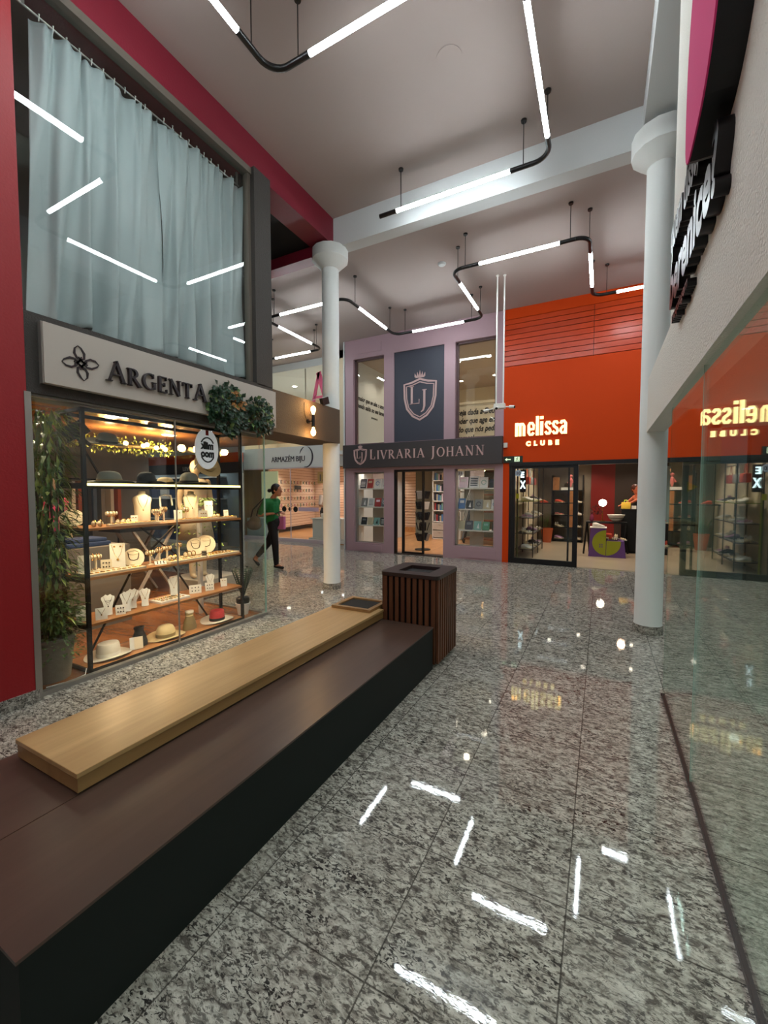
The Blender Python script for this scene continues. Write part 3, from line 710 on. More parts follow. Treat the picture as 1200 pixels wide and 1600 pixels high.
# ================================================================ CURTAIN
def curtain(name, label, y0, y1, z0, z1, x, folds, seed, drift=0.0):
    random.seed(seed)
    t = thing(name, label, 'curtain', (x, (y0 + y1) / 2, z0))
    nx, nz = 150, 46
    ph = [random.uniform(0, 6.28) for _ in range(6)]; fr_ = [folds * random.uniform(.7, 1.4) for _ in range(6)]
    mb = MB(); G = []
    for j in range(nz + 1):
        v = j / nz; row = []
        for i in range(nx + 1):
            u = i / nx
            uu = u + 0.05 * math.sin(3.1 * u + ph[0]) * (1 - v)
            w = sum(math.sin(2 * PI * fr_[q] * (uu + .06 * q * (1 - v)) + ph[q] + (1 - v) * (q - 2) * .5) for q in range(4)) / 4
            w2 = math.copysign(abs(w) ** .7, w)
            fine = math.sin(2 * PI * folds * 2.7 * u + ph[4]) * max(0, v - .78) * .10
            amp = 0.045 + .04 * (1 - v)
            yy = y0 + (y1 - y0) * u + drift * (1 - v) * (1 - u) + 0.02 * math.cos(2 * PI * fr_[1] * uu + ph[1])
            zz = z0 + (z1 - z0) * v + (0.018 * math.sin(9 * u + ph[2]) + .02 * math.sin(21 * u)) * (1 - v) ** 6 - 0.012 * abs(math.sin(PI * 13 * u)) * (v > .97)
            row.append(mb.bm.verts.new((x + w2 * amp + fine, yy, zz)))
        G.append(row)
    for j in range(nz):
        for i in range(nx): mb.bm.faces.new([G[j][i], G[j][i + 1], G[j + 1][i + 1], G[j + 1][i]])
    mb.build('fabric', M['curtain'], t, smooth='all', thick=.002)
    for k in range(int((y1 - y0) / .09)):
        yk = y0 + .04 + k * .09
        MB().tube([(x, yk, z1 - .01), (x + .012, yk, z1 + .035), (x, yk, z1 + .04)], .004, 6).build('hook', M['white'], t)
curtain('curtain', 'left half of the pale blue satin curtain, beside the crimson wall', 1.66, 2.62, 2.80, 5.00, -3.78, 4.2, 5, -.09)
curtain('curtain', 'right half of the pale blue satin curtain, beside the dark pillar', 2.64, 3.63, 2.80, 5.00, -3.76, 5.4, 11, .0)
t = thing('curtain_rod', 'thin metal curtain rod inside the upstairs window', 'curtain rod', (-3.80, 2.6, 5.03))
MB().tube([(-3.80, 1.5, 5.035), (-3.80, 3.66, 5.035)], .009, 10).build('rail', M['aluminium'], t)
for yk in (1.6, 3.6): MB().box(-3.81, -3.79, yk, yk + .02, 5.03, 5.2).build('bracket', M['aluminium'], t)

# ================================================================ DISPLAY SHELF IN THE JEWELLERY WINDOW
SX0, SX1, SY0, SY1 = -4.06, -3.70, 1.86, 3.50
t = thing('display_shelf', 'black metal shelf unit with wooden boards in the jewellery window', 'shelf unit', (-3.88, 2.68, 0.012))
for x in (SX0, SX1):
    for y in (SY0, SY1): MB().box(x - .014, x + .014, y - .014, y + .014, .012, 2.18).build('post', M['black_metal'], t)
mb = MB()
for z in (2.165, 0.03):
    for x in (SX0, SX1): mb.box(x - .014, x + .014, SY0, SY1, z - .014, z + .014)
    for y in (SY0, SY1): mb.box(SX0, SX1, y - .014, y + .014, z - .014, z + .014)
mb.build('frame_rails', M['black_metal'], t)
levels = {'base': 0.045, 'low': 0.415, 'middle': 0.80, 'upper': 1.205, 'top': 1.575}
for nme, z in levels.items():
    MB().box(SX0, SX1 + .012, SY0, SY1, z - .022, z, bev=.002).build('shelf_board', M['shelf_wood'] if nme != 'top' else M['black_metal'], t)
    mb = MB()
    for y in (SY0, SY1): mb.box(SX0, SX1, y - .012, y + .012, z - .045, z - .022)
    mb.box(SX0 - .005, SX0 + .012, SY0, SY1, z - .045, z - .022)
    mb.build('shelf_bracket', M['black_metal'], t)
for (a, b) in (((SX0, 2.05, .06), (SX0, 2.45, .76)), ((SX0, 3.3, .06), (SX0, 2.85, .76)), ((SX0, 2.5, .8), (SX0, 2.95, 1.18)), ((SX0, 2.95, .8), (SX0, 2.5, 1.18)), ((SX0, 1.9, 2.15), (SX0, 2.2, 1.6))):
    MB().bar(a, b, .022, .01).build('cross_brace', M['black_metal'], t)
MB().box(SX1 - .01, SX1 + .014, SY0 + .015, SY1 - .015, 1.553, 1.574).build('led_strip', M['led_warm'], t)
for k in range(4):
    y = SY0 + .2 + k * .4
    spot('shelf_glow', (-3.76, y, 1.54), 9, (1, .80, .50), 150, .04, parent=t)
    spot('shelf_glow', (-3.72, y, 1.16), 5, (1, .80, .50), 150, .04, parent=t)
    spot('shelf_glow', (-3.70, y, 0.765), 4, (1, .84, .58), 150, .04, parent=t)
    spot('shelf_glow', (-3.68, y, 0.385), 3.4, (1, .84, .60), 150, .04, parent=t)

def chain_loop(mb, c, w, h, ty, r=.0018):
    """a necklace hanging down a panel: c top centre on the panel, w wide, h deep; ty = function (u, v) -> point"""
    pts = [ty(w * math.cos(a), -h * math.sin(a)) for a in [PI * k / 10 for k in range(11)]]
    mb.tube(pts, r, 5)
def face_frame(y, x, z, tilt=.2, yaw=0.45):
    """upright panel frame facing the corridor, turned slightly towards the camera, leaning back"""
    n = Vector((math.cos(yaw), -math.sin(yaw), 0)); xd = Vector((math.sin(yaw), math.cos(yaw), 0))
    up = Vector((0, 0, 1)) * math.cos(tilt) - n * math.sin(tilt); nn = xd.cross(up).normalized()
    m = Matrix((xd, up, nn)).transposed().to_4x4(); m.translation = (x, y, z); return m
J = []          # items per shelf for label ordinals
def bust(y, x, z, h, desc, cat='necklace bust'):
    t = thing('necklace_bust', desc, cat, (x, y, z)); s = h / .28
    f = face_frame(y, x, z, .10)
    mb = MB()
    prof = [(.055, 0), (.060, .02), (.062, .10), (.066, .16), (.075, .205), (.070, .225), (.045, .243), (.030, .252), (.028, .275), (.026, .28)]
    rot = f.to_3x3() @ Matrix(((1, 0, 0), (0, 0, 1), (0, -1, 0)))
    mb.lathe([(r * s, q * s) for r, q in prof], (x, y, z), 20, 1, .5, rot=rot)
    mb.build('bust_form', M['cream'], t, smooth=True)
    mb = MB()
    fn = lambda a, b: f @ Vector((a * s, (.225 + b) * s, (.036 + .02 * (1 - abs(a) / .05)) * s))
    mb.tube([fn(-.045, .01), fn(-.03, -.05), fn(0, -.11), fn(.03, -.05), fn(.045, .01)], .0016, 5); mb.ball(fn(0, -.115), .006 * s, n=8)
    mb.build('necklace', M['gold'], t)
    return t
def flat_bust(y, x, z, h, desc, two=False, m='white'):
    h *= 1.1; t = thing('necklace_stand', desc, 'necklace stand', (x, y, z)); s = h / .17
    f = face_frame(y, x, z, .18)
    half = [(.0, .0), (.030, 0), (.028, .05), (.036, .10), (.048, .135), (.046, .150), (.028, .158), (.018, .170), (0, .160)]
    pts = [(a * s, b * s) for a, b in half] + [(-a * s, b * s) for a, b in reversed(half[1:-1])]
    MB().prism(pts, f, 0, .008).build('panel', M[m], t)
    MB().prism([(-.02 * s, 0), (.02 * s, 0), (.02 * s, .004), (-.02 * s, .004)], f, -.06 * s, .03 * s).bar(f @ Vector((0, .11 * s, 0)), f @ Vector((0, 0, -.055 * s)), .012, .003).build('foot', M[m], t)
    mb = MB()
    for q in ([.075] if not two else [.075, .05, .035]):
        mb.tube([f @ Vector((a * s, b * s, .0095)) for a, b in ((-.03, .15), (-.022, .12), (0, .15 - q), (.022, .12), (.03, .15))], .0013, 4)
    mb.ball(f @ Vector((0, (.15 - .08) * s, .010)), .005 * s, n=8)
    mb.build('necklace', M['gold' if not two else 'dark_metal_jewel'], t)
    return t
def card(y, x, z, w, h, desc, kind='ear', m='card', tilt=.2):
    t = thing('jewellery_card', desc, 'jewellery card', (x, y, z)); f = face_frame(y, x, z, tilt)
    MB().prism([(-w / 2, 0), (w / 2, 0), (w * .52, h), (-w * .52, h)], f, 0, .005).build('backing_card', M[m], t)
    MB().bar(f @ Vector((0, h * .6, -.001)), f @ Vector((0, 0, -h * .35)), .012, .003).build('prop', M[m], t)
    mb = MB()
    if kind == 'ear':
        for s in (-1, 1): mb.ball(f @ Vector((s * w * .2, h * .74, .008)), .0055, n=8)
    elif kind == 'set':
        for s in (-1, 1): mb.ball(f @ Vector((s * w * .2, h * .86, .008)), .009, n=8)
        mb.tube([f @ Vector(q) for q in ((-w * .4, h * .95, .006), (-w * .2, h * .55, .006), (0, h * .38, .006), (w * .2, h * .55, .006), (w * .4, h * .95, .006))], .0016, 5)
        mb.ball(f @ Vector((0, h * .33, .008)), .011, n=8)
    elif kind == 'pend':
        mb.tube([f @ Vector(q) for q in ((-w * .3, h * .9, .006), (0, h * .45, .006), (w * .3, h * .9, .006))], .0014, 5); mb.ball(f @ Vector((0, h * .4, .008)), .006, n=8)
    else:
        for i in range(3):
            for j in range(2): mb.ball(f @ Vector(((i - 1) * w * .27, h * (.3 + .38 * j), .008)), .006, n=8)
    mb.build('jewellery', M['gold'] if kind != 'grid' else M['dark_metal_jewel'], t)
    return t
def tstand(y, x, z, h, w, desc):
    h *= 1.12; t = thing('bracelet_stand', desc, 'bracelet stand', (x, y, z))
    MB().box(x - .022, x + .022, y - .03, y + .03, z, z + .008).tube([(x, y, z + .008), (x, y, z + h - .015)], .009, 10).build('post', M['cream'], t)
    MB().tube([(x, y - w / 2, z + h - .016), (x, y + w / 2, z + h - .016)], .017, 14).build('bar', M['cream'], t, smooth=True)
    mb = MB()
    for k in (-1, 0.1, 1):
        mb.tube([(x + .024 * math.cos(a), y + k * w * .3, z + h - .020 + .026 * math.sin(a)) for a in [2 * PI * q / 12 for q in range(13)]], .003, 6)
    mb.build('bracelets', M['gold'], t); return t
def cushions(y, x, z, desc, nn=3):
    t = thing('bracelet_display', desc, 'bracelet display', (x, y, z))
    mb = MB(); g = MB()
    for k in range(nn):
        yy = y + (k - (nn - 1) / 2) * .048
        mb.ball((x, yy, z + .026), .026, (1.0, .85, 1.0), n=12)
        g.tube([(x + .030 * math.cos(a), yy, z + .028 + .028 * math.sin(a)) for a in [2 * PI * q / 12 for q in range(13)]], .004, 6)
    mb.build('cushion', M['cream'], t, smooth=True); g.build('bracelets', M['gold'], t); return t
def oval(y, x, z, r, desc, tilt=.55):
    t = thing('round_necklace_display', desc, 'necklace display', (x, y, z)); f = face_frame(y, x, z, tilt, .5)
    pts = [(r * .92 * math.sin(a), r + r * math.cos(a)) for a in [2 * PI * k / 28 for k in range(28)]]
    MB().prism(pts, f, 0, .012).build('disc', M['cream'], t)
    MB().tube([f @ Vector((r * .45 * math.sin(a), r * 1.55 + r * .22 * math.cos(a), .012)) for a in [2 * PI * k / 16 for k in range(17)]], .007, 6).build('neck_ring', M['cream'], t)
    MB().tube([f @ Vector((r * a, r * b, .016)) for a, b in ((-.45, 1.5), (-.42, 1.1), (-.3, .78), (0, .68), (.3, .78), (.42, 1.1), (.45, 1.5))], .003, 6).build('necklace', M['dark_metal_jewel'], t)
    MB().bar(f @ Vector((0, r, 0)), f @ Vector((0, 0, -r * .8)), .02, .004).build('prop', M['cream'], t)
    return t
def tray(y0, y1, x0, x1, z, desc, m='cream'):
    t = thing('jewellery_tray', desc, 'tray', ((x0 + x1) / 2, (y0 + y1) / 2, z))
    MB().box(x0, x1, y0, y1, z, z + .022, bev=.003).build('tray_body', M[m], t)
    mb = MB(); random.seed(int(y0 * 100))
    k = 0; y = y0 + .04
    while y < y1 - .03:
        for x in (x0 + .05, (x0 + x1) / 2, x1 - .04):
            rr = random.uniform(.010, .018)
            mb.tube([(x + rr * math.cos(a), y + rr * math.sin(a), z + .026) for a in [2 * PI * q / 10 for q in range(11)]], .0025, 5)
        y += .045
    mb.build('laid_out_bracelets', M['gold'], t); return t
U, MI, LO, BA, TP = 1.205, .80, .415, .045, 1.575
XF = -3.84
up = 'on upper window shelf, '
# upper shelf
oval(1.87, -3.93, U, .095, 'reclining cream necklace form with a dark chain ' + up + 'at its left end', .75)
cushions(2.00, -3.80, U, 'tiered bracelet cushions ' + up + 'right beside the front left post', 2)
tstand(2.14, XF, U, .11, .09, 'cream T-stand of gold bracelets ' + up + 'left of the round cushions')
cushions(2.245, XF, U, 'row of gold bangle cushions ' + up + 'left of small earring card')
card(2.345, XF, U, .055, .08, 'small white earring card ' + up + 'left of the tall bust')
bust(2.45, XF - .04, U, .305, 'tall neck bust with thin V necklace ' + up + 'nearer left post')
tstand(2.50, XF + .08, U, .115, .07, 'slim dark T-stand ' + up + 'in front of the tall left bust')
tstand(2.575, XF, U, .095, .075, 'thick short T-stand ' + up + 'between tall left bust and double-tiered stand')
t = tstand(2.65, XF - .02, U, .13, .06, 'double-tiered T-stand carrying a white hair band ' + up + 'left of the plain card')
MB().tube([(XF - .02, 2.62, U + .15), (XF - .02, 2.615, U + .25), (XF - .02, 2.66, U + .27), (XF - .02, 2.73, U + .26), (XF - .02, 2.745, U + .16)], .009, 8).build('hair_band', M['white'], t, smooth=True)
card(2.775, XF + .03, U, .075, .115, 'tall plain cream earring card ' + up + 'directly under the glass joint')
tstand(2.885, XF, U, .12, .06, 'ring-stacked T-stand ' + up + 'left of the second bust')
bust(2.985, XF - .04, U, .305, 'tall cream neck bust with a small pendant ' + up + 'nearer the right post')
card(3.045, XF + .07, U, .085, .10, 'wide taupe card ' + up + 'in front of the right bust', 'none', 'sign_beige')
card(3.20, XF - .03, U, .085, .20, 'tall white card with two pearl earrings ' + up + 'right of the right bust')
cushions(3.22, XF + .06, U, 'pair of small bracelet cushions ' + up + 'in front of the tall white card', 2)
card(3.41, XF, U, .05, .09, 'smallest earring card ' + up + 'near the right post')
tray(2.05, 2.5, -3.76, -3.71, U, 'narrow tray of rings on upper window shelf edge, left half')
tray(2.7, 3.45, -3.76, -3.71, U, 'narrow tray of rings on upper window shelf edge, right half')
# middle shelf
mi = 'on middle window shelf, '
tray(1.87, 2.36, -3.98, -3.70, MI, 'wide cream tray of bracelets ' + mi + 'at the left end')
Z = MI + .022
card(1.90, XF + .02, Z, .085, .15, 'narrow white card with pendant ' + mi + 'behind the front left post', 'pend')
tstand(2.00, XF, Z, .125, .085, 'cream T-stand ' + mi + 'just right of the front left post')
card(2.075, XF + .02, Z, .08, .09, 'small cream card with dark studs ' + mi + 'left of the big pendant card', 'grid', 'cream')
card(2.185, XF, Z, .115, .22, 'largest white card with studs and round pendant ' + mi + 'above tray', 'set')
oval(2.33, XF, MI, .095, 'round cream necklace display with a dark chain ' + mi + 'left of centre')
tstand(2.485, XF, MI, .12, .08, 'cream T-stand ' + mi + 'nearest the left round display')
card(2.535, XF + .09, MI, .10, .06, 'low white card lying back ' + mi + 'at the shelf edge', 'grid', 'card', 1.1)
tray(2.60, 3.02, -3.96, -3.70, MI, 'shallow cream tray ' + mi + 'under the glass joint')
tstand(2.60, XF - .03, Z, .11, .07, 'cream T-stand ' + mi + 'second one after the left round display')
tstand(2.675, XF - .02, Z, .12, .085, 'wide bracelet T-stand ' + mi + 'left of the glass joint')
cushions(2.66, XF + .08, Z, 'two flat ring cushions ' + mi + 'in front of the wide T-stand', 2)
tstand(2.80, XF - .01, Z, .14, .055, 'tall bracelet-laden stand ' + mi + 'right of the glass joint')
cushions(2.92, XF, Z, 'row of bangle cushions ' + mi + 'left of the two tilted displays', 3)
oval(3.03, XF - .03, Z, .10, 'left one of two tilted round displays ' + mi + 'toward the right')
oval(3.17, XF - .04, Z, .11, 'bigger right one of two tilted round displays ' + mi + 'toward the right')
tray(3.05, 3.47, -3.90, -3.70, MI, 'cream bracelet tray ' + mi + 'at the right end')
card(3.02, XF + .10, Z, .05, .055, 'tiny dark square stand ' + mi + 'in front of the tilted displays', 'grid', 'concrete')
# low shelf
lo = 'on low window shelf, '
card(1.89, XF, LO, .10, .13, 'white card with a single stud ' + lo + 'behind the front left post', 'ear')
card(1.985, XF + .09, LO, .085, .10, 'white card with gold pendant ' + lo + 'right of the left post', 'pend')
flat_bust(2.09, XF, LO, .165, 'white neck stand with layered dark necklaces, leftmost neck stand ' + lo[:-2], True)
card(2.15, XF + .08, LO, .075, .085, 'small white card of studs ' + lo + 'between two neck stands', 'grid')
flat_bust(2.235, XF + .03, LO, .165, 'white neck stand with thin necklace ' + lo + 'second neck stand from the left')
flat_bust(2.325, XF - .03, LO, .165, 'white neck stand set furthest back ' + lo + 'third from the left')
flat_bust(2.425, XF, LO, .155, 'broad white neck stand ' + lo + 'beside the bracelet tray')
tray(2.52, 2.84, -3.93, -3.74, LO, 'white tray of green and gold bracelets ' + lo + 'in its middle', 'white')
flat_bust(2.765, XF - .05, LO + .02, .175, 'white neck stand with a V chain ' + lo + 'under the glass joint')
card(2.98, XF, LO, .12, .09, 'wide white card with green stones ' + lo + 'right of the glass joint', 'grid')
card(3.14, XF + .03, LO, .09, .09, 'white square card ' + lo + 'in front of the last neck stand', 'grid')
flat_bust(3.20, XF - .03, LO, .155, 'rightmost white neck stand with big studs ' + lo[:-2])
card(3.36, XF, LO, .07, .09, 'small white card ' + lo + 'beside the back right post', 'ear')
# base: hats, bag, vase
def hat(y, x, z, r, rc, hc, label, mcol, mband, tilt=0, brim_m=None, dome=False, oval_=.9, pinch=False):
    t = thing('hat', label, 'hat', (x, y, z)); rt = Matrix.Rotation(tilt, 3, 'Y')
    n = 40; mb = MB()
    rings = []
    for rr, zz in ((rc * .98, .006), (rc * 1.1, .0), (r * .8, .0), (r, .012), (r, .015), (r * .8, .004), (rc * 1.0, .006)):
        rings.append([mb.bm.verts.new(Vector((x, y, z + .004)) + rt @ Vector((rr * oval_ * math.cos(a), rr * math.sin(a), zz + .012 * (rr / r) ** 2 * math.cos(2 * a)))) for a in [2 * PI * k / n for k in range(n)]])
    for A, B in zip(rings, rings[1:]):
        for k in range(n): mb.bm.faces.new([A[k], A[(k + 1) % n], B[(k + 1) % n], B[k]])
    mb.build('brim', M[brim_m or mcol], t, smooth=True)
    prof = [(rc, .004), (rc * .99, hc * .5), (rc * .93, hc * .85), (rc * .84, hc), (rc * .5, hc * (.93 if pinch else 1.0)), (.002, hc * (.90 if pinch else 1.0))]
    if dome: prof = [(rc, .004), (rc * .99, hc * .35), (rc * .93, hc * .62), (rc * .76, hc * .85), (rc * .45, hc * .97), (.002, hc)]
    cr_ = MB().lathe(prof, (x, y, z + .004), n, oval_, 1, rot=rt).build('crown', M[mcol], t, smooth=50)
    MB().lathe([(rc * 1.02, .008), (rc * 1.015, hc * .32)], (x, y, z + .004), n, oval_, 1, rot=rt).build('hat_band', M[mband], cr_, smooth=50)
    return t
M['straw'] = mat('natural_straw', S(214, 190, 140), .8, bump=.4, bscale=160)
M['white_felt'] = mat('white_felt', S(218, 208, 190), .85)
M['red_felt'] = mat('red_felt', S(176, 40, 44), .8)
M['black_felt'] = mat('black_felt', S(24, 20, 18), .85)
M['grey_felt'] = mat('grey_felt', S(128, 126, 112), .85)
M['olive'] = mat('olive_fabric', S(132, 112, 72), .7)
hat(2.09, -3.86, BA, .185, .095, .115, 'white flat-topped boater hat on the bottom board of the window display', 'white_felt', 'card')
hat(2.64, -3.86, BA, .185, .092, .125, 'natural straw sun hat with olive band on the bottom board', 'straw', 'olive', dome=True)
hat(3.255, -3.84, BA, .185, .085, .115, 'red fedora with white brim on the bottom board, rightmost', 'red_felt', 'black_felt', brim_m='white_felt', pinch=True)
for yy, lab, mm, gift in ((2.37, 'black drawstring pouch leaning with two gift cards between the white and straw hats', 'black_felt', True), (2.915, 'olive fabric pouch with a pale lid between the straw hat and the red fedora', 'olive', False)):
    t = thing('drawstring_pouch', lab, 'pouch', (-3.86, yy, BA))
    MB().lathe([(.075, 0), (.076, .03), (.062, .09), (.044, .135), (.040, .15), (.050, .175), (.048, .182)], (-3.86, yy, BA), 20, .7, 1).build('pouch_body', M[mm], t, smooth=True)
    MB().lathe([(.042, .142), (.042, .152)], (-3.86, yy, BA), 20, .75, 1).build('cord', M['black_felt' if gift else 'straw'], t)
    if gift:
        for q, mm2 in ((0, 'white'), (1, 'cream')):
            f = face_frame(yy - .085 + q * .03, -3.80 + q * .02, BA, .3)
            MB().prism([(-.035, 0), (.035, 0), (.035, .11), (-.035, .11)], f, 0, .012).build('gift_card', M[mm2], t)
    else: MB().lathe([(.046, .176), (.046, .195), (.03, .20)], (-3.86, yy, BA), 20, .8, 1).build('lid', M['white_felt'], t)
hat(2.49, -3.87, TP, .17, .085, .115, 'black bowler hat on the top board over the light strip', 'black_felt', 'black_felt', dome=True)
hat(2.955, -3.87, TP, .19, .095, .13, 'grey bowler hat on the top board over the light strip', 'grey_felt', 'black_felt', dome=True)
hat(2.76, -3.98, TP, .16, .08, .075, 'low straw hat on the top board between the black and grey bowlers', 'straw', 'straw', dome=True)
hat(2.15, -3.87, TP, .20, .10, .11, 'teal wide-brimmed hat on the top board, leftmost', 'grey_felt', 'olive', dome=True)
# hats hung on the back of the frame
t = hat(3.30, -4.0, 1.80, .17, .09, .08, 'straw hat hanging upright behind the oval reflected-sign plate', 'straw', 'olive', tilt=1.15)
t = hat(2.18, -3.95, 1.93, .17, .085, .10, 'dark olive hat hanging high in the window display beside the spotlights', 'grey_felt', 'black_felt', tilt=.25, dome=True)
# solid oval plate in place of a sign's reflection in the glass, lettering mirrored
t = thing('reflected_sign', 'white oval plate standing in for a reflected sign, mirrored black lettering, in jewellery window', 'sign', (-3.80, 3.12, 1.75))
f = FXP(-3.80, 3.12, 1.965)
MB().prism([(.145 * math.cos(a), .215 * math.sin(a)) for a in [2 * PI * k / 48 for k in range(48)]], f, 0, .02).build('oval_plate', mat('reflected_sign_face', S(214, 216, 226), .5, emit=.25, ecol=(1, 1, 1, 1)), t)
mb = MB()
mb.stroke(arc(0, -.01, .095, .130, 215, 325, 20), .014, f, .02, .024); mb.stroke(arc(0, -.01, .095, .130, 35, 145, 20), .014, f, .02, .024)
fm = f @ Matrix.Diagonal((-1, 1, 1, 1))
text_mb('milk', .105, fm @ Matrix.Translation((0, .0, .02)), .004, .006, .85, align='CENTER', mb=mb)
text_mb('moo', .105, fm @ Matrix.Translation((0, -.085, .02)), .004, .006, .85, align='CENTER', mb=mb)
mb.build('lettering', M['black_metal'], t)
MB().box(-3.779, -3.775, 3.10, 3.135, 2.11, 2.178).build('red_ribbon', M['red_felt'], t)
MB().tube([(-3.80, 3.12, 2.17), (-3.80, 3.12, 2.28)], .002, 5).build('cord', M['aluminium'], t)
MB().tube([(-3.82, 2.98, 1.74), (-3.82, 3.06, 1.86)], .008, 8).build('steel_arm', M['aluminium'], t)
# track spotlights by the front left post
t = thing('spotlight', 'black theatre-style spotlight hanging at the front left post of the display', 'spotlight', (-3.95, 1.90, 2.0))
MB().bar((-3.95, 1.84, 1.96), (-3.90, 1.98, 2.06), .12, .12).bar((-3.95, 1.93, 2.0), (-3.9, 2.02, 1.90), .05, .03).build('housing', M['lamp_black'], t)
MB().box(-3.96, -3.94, 1.88, 1.90, 2.04, 2.165).build('bracket', M['lamp_black'], t)

# ---- plants in the window
def plant_pot(t, x, y, z, r0, r1, h, m):
    MB().lathe([(r0, 0), (r1, h * .92), (r1 * 1.04, h * .93), (r1 * 1.04, h), (r1 * .9, h), (r1 * .88, h * .9)], (x, y, z), 24).build('pot', m, t, smooth=40)
random.seed(21)
t = thing('potted_bamboo', 'tall leafy artificial bamboo in a grey pot beside the crimson wall', 'plant', (-3.88, 1.66, 0.012))
plant_pot(t, -3.88, 1.66, .012, .13, .165, .34, mat('grey_plant_pot', S(120, 112, 96), .8))
for k in range(5):
    a = 2 * PI * k / 5; x = -3.90 + .05 * math.cos(a); y = 1.67 + .05 * math.sin(a)
    MB().tube([(x, y, .3), (x + .02 * math.cos(a), y + .02, 1.0), (x + .04 * math.cos(a), y + .04 * math.sin(a), 1.95)], .009, 7).build('cane', M['stem'], t)
mb, mb2 = MB(), MB()
for k in range(1500):
    z = random.uniform(.34, 2.16); a = random.random() * 2 * PI
    q = random.random(); rr = (.03 + .15 * q) * (1.0 if z > .9 else 1.0)
    x = -3.88 + rr * math.cos(a); y = 1.70 + rr * .9 * math.sin(a)
    if x > -3.66: x = -3.67
    d = (min(.3, math.cos(a)), max(-.15, math.sin(a) + .1), random.uniform(-.9, .35))
    (mb2 if random.random() < .3 else mb).leaf((x, y, z), d, (0, 0, 1), random.uniform(.07, .15), random.uniform(.018, .032), .3)
mb3 = MB()
for k in range(700):
    a = random.random() * 2 * PI; z = random.uniform(.18, .75); rr = random.uniform(.10, .20)
    x = min(-3.66, -3.87 + rr * math.cos(a)); y = 1.70 + rr * .9 * math.sin(a)
    mb3.leaf((x, y, z), (math.cos(a), math.sin(a), random.uniform(-.5, .8)), (0, 0, 1), random.uniform(.03, .05), random.uniform(.02, .032), .3)
mb.build('bamboo_leaves', M['leaf'], t); mb2.build('light_leaves', M['leaf_light'], t); mb3.build('undergrowth_leaves', M['leaf'], t)
MB().tube([(-3.70, 1.55, .02), (-3.66, 1.70, .02), (-3.66, 1.80, .03), (-3.70, 1.83, .06)], .004, 6).build('white_cable', M['white'], t)
t = thing('potted_plant', 'small zamioculcas style plant in a dark pot at the right end of the window', 'plant', (-3.86, 3.66, 0.012))
plant_pot(t, -3.86, 3.66, .012, .06, .085, .14, M['white'])
MB().lathe([(.075, .10), (.08, .20), (.06, .21)], (-3.86, 3.66, .012), 20).build('inner_pot', M['black_metal'], t)
mb = MB()
for k in range(11):
    a = 2 * PI * k / 11 + .2; l = .38 if k != 4 else .72; lean = .35 if k != 4 else .04
    base = Vector((-3.86, 3.66, .2)); d = Vector((math.cos(a) * lean, math.sin(a) * lean, 1)).normalized()
    for j in range(14):
        p = base + d * l * (j + 1) / 14
        for s in (-1, 1):
            sd = d.cross(Vector((math.cos(a + s), math.sin(a + s), .2))).normalized()
            mb.leaf(p, sd * s + d * .4, d, .055, .024, .1)
    mb.tube([base, base + d * l], .004, 5)
mb.build('leaves', M['leaf_dark'], t)

# ================================================================ INSIDE THE JEWELLERY SHOP
for k, (x, y, s) in enumerate(((-4.38, 2.57, 'nearest the left post'), (-5.23, 3.7, 'deepest in the shop'), (-4.37, 3.62, 'over the oval reflected-sign plate'), (-4.08, 1.72, 'over the bamboo'))):
    downlight(x, y, 2.28, 'white downlight in the copper ceiling, ' + s, 60, (1, .80, .55), 'downlights in the copper ceiling', .075, cool=True)
random.seed(5)
t = thing('bulb_garland', 'greenery garland with glowing bulbs hanging under the copper ceiling', 'garland', (-5.45, 3.3, 2.1))
MB().tube([(-5.6, 2.6, 2.12), (-5.45, 3.0, 2.08), (-5.4, 3.4, 2.09), (-5.5, 3.9, 2.12)], .02, 8).build('garland_stem', M['stem'], t)
for yy in (2.62, 3.88): MB().tube([(-5.55, yy, 2.11), (-5.55, yy, 2.28)], .004, 5).build('hanging_wire', M['lamp_black'], t)
mb = MB()
for k in range(520):
    y = random.uniform(2.6, 3.9); a = random.random() * 2 * PI; q = random.random() * .10
    mb.leaf((-5.47 + q * math.cos(a), y, 2.10 + q * math.sin(a)), (math.cos(a), random.uniform(-1, 1), math.sin(a)), (0, 0, 1), .05, .02, .2)
mb.build('garland_leaves', M['leaf_light'], t)
for (y, z) in ((2.91, 2.10), (2.98, 2.13), (3.19, 2.12), (3.42, 2.11), (3.47, 2.13), (3.60, 2.10), (3.69, 2.12), (3.73, 2.09)):
    MB().ball((-5.36, y, z), .028, n=12).build('bulb', M['bulb_warm'], t, smooth=True)
for y in (2.95, 3.45, 3.7): point('glow', (-5.25, y, 2.12), 14, (1, .62, .30), .05, parent=t)
t = thing('ceiling_sensor', 'small dark oval sensor on the copper ceiling', 'sensor', (-4.6, 3.05, 2.28))
MB().lathe([(.04, -.035), (.055, -.02), (.055, 0)], (-4.6, 3.05, 2.28), 20).build('dome', M['lamp_black'], t, smooth=30)
def tree_table(x, y, label, top_m, h=.8, w=.5, l=1.0):
    t = thing('display_table', label, 'table', (x, y, .012))
    MB().box(x - w / 2, x + w / 2, y - l / 2, y + l / 2, h - .04, h).build('table_top', M[top_m], t)
    for s in (-1, 1):
        for q in (-1, 1): MB().bar((x + s * w * .42, y + s * q * l * .3, .012), (x + s * w * .42, y - s * q * l * .3, h - .04), .04, .03).build('leg', M['sign_beige'], t)
    return t
M['denim'] = mat('blue_denim', S(44, 62, 100), .85, var=.2)
M['skin_mannequin'] = mat('ivory_mannequin', S(214, 192, 162), .5)
M['box_grey'] = mat('warm_grey_box', S(120, 112, 104), .7)
tree_table(-5.9, 3.75, 'cross-legged wooden table seen between the shelf boards', 'black_metal', 1.0)
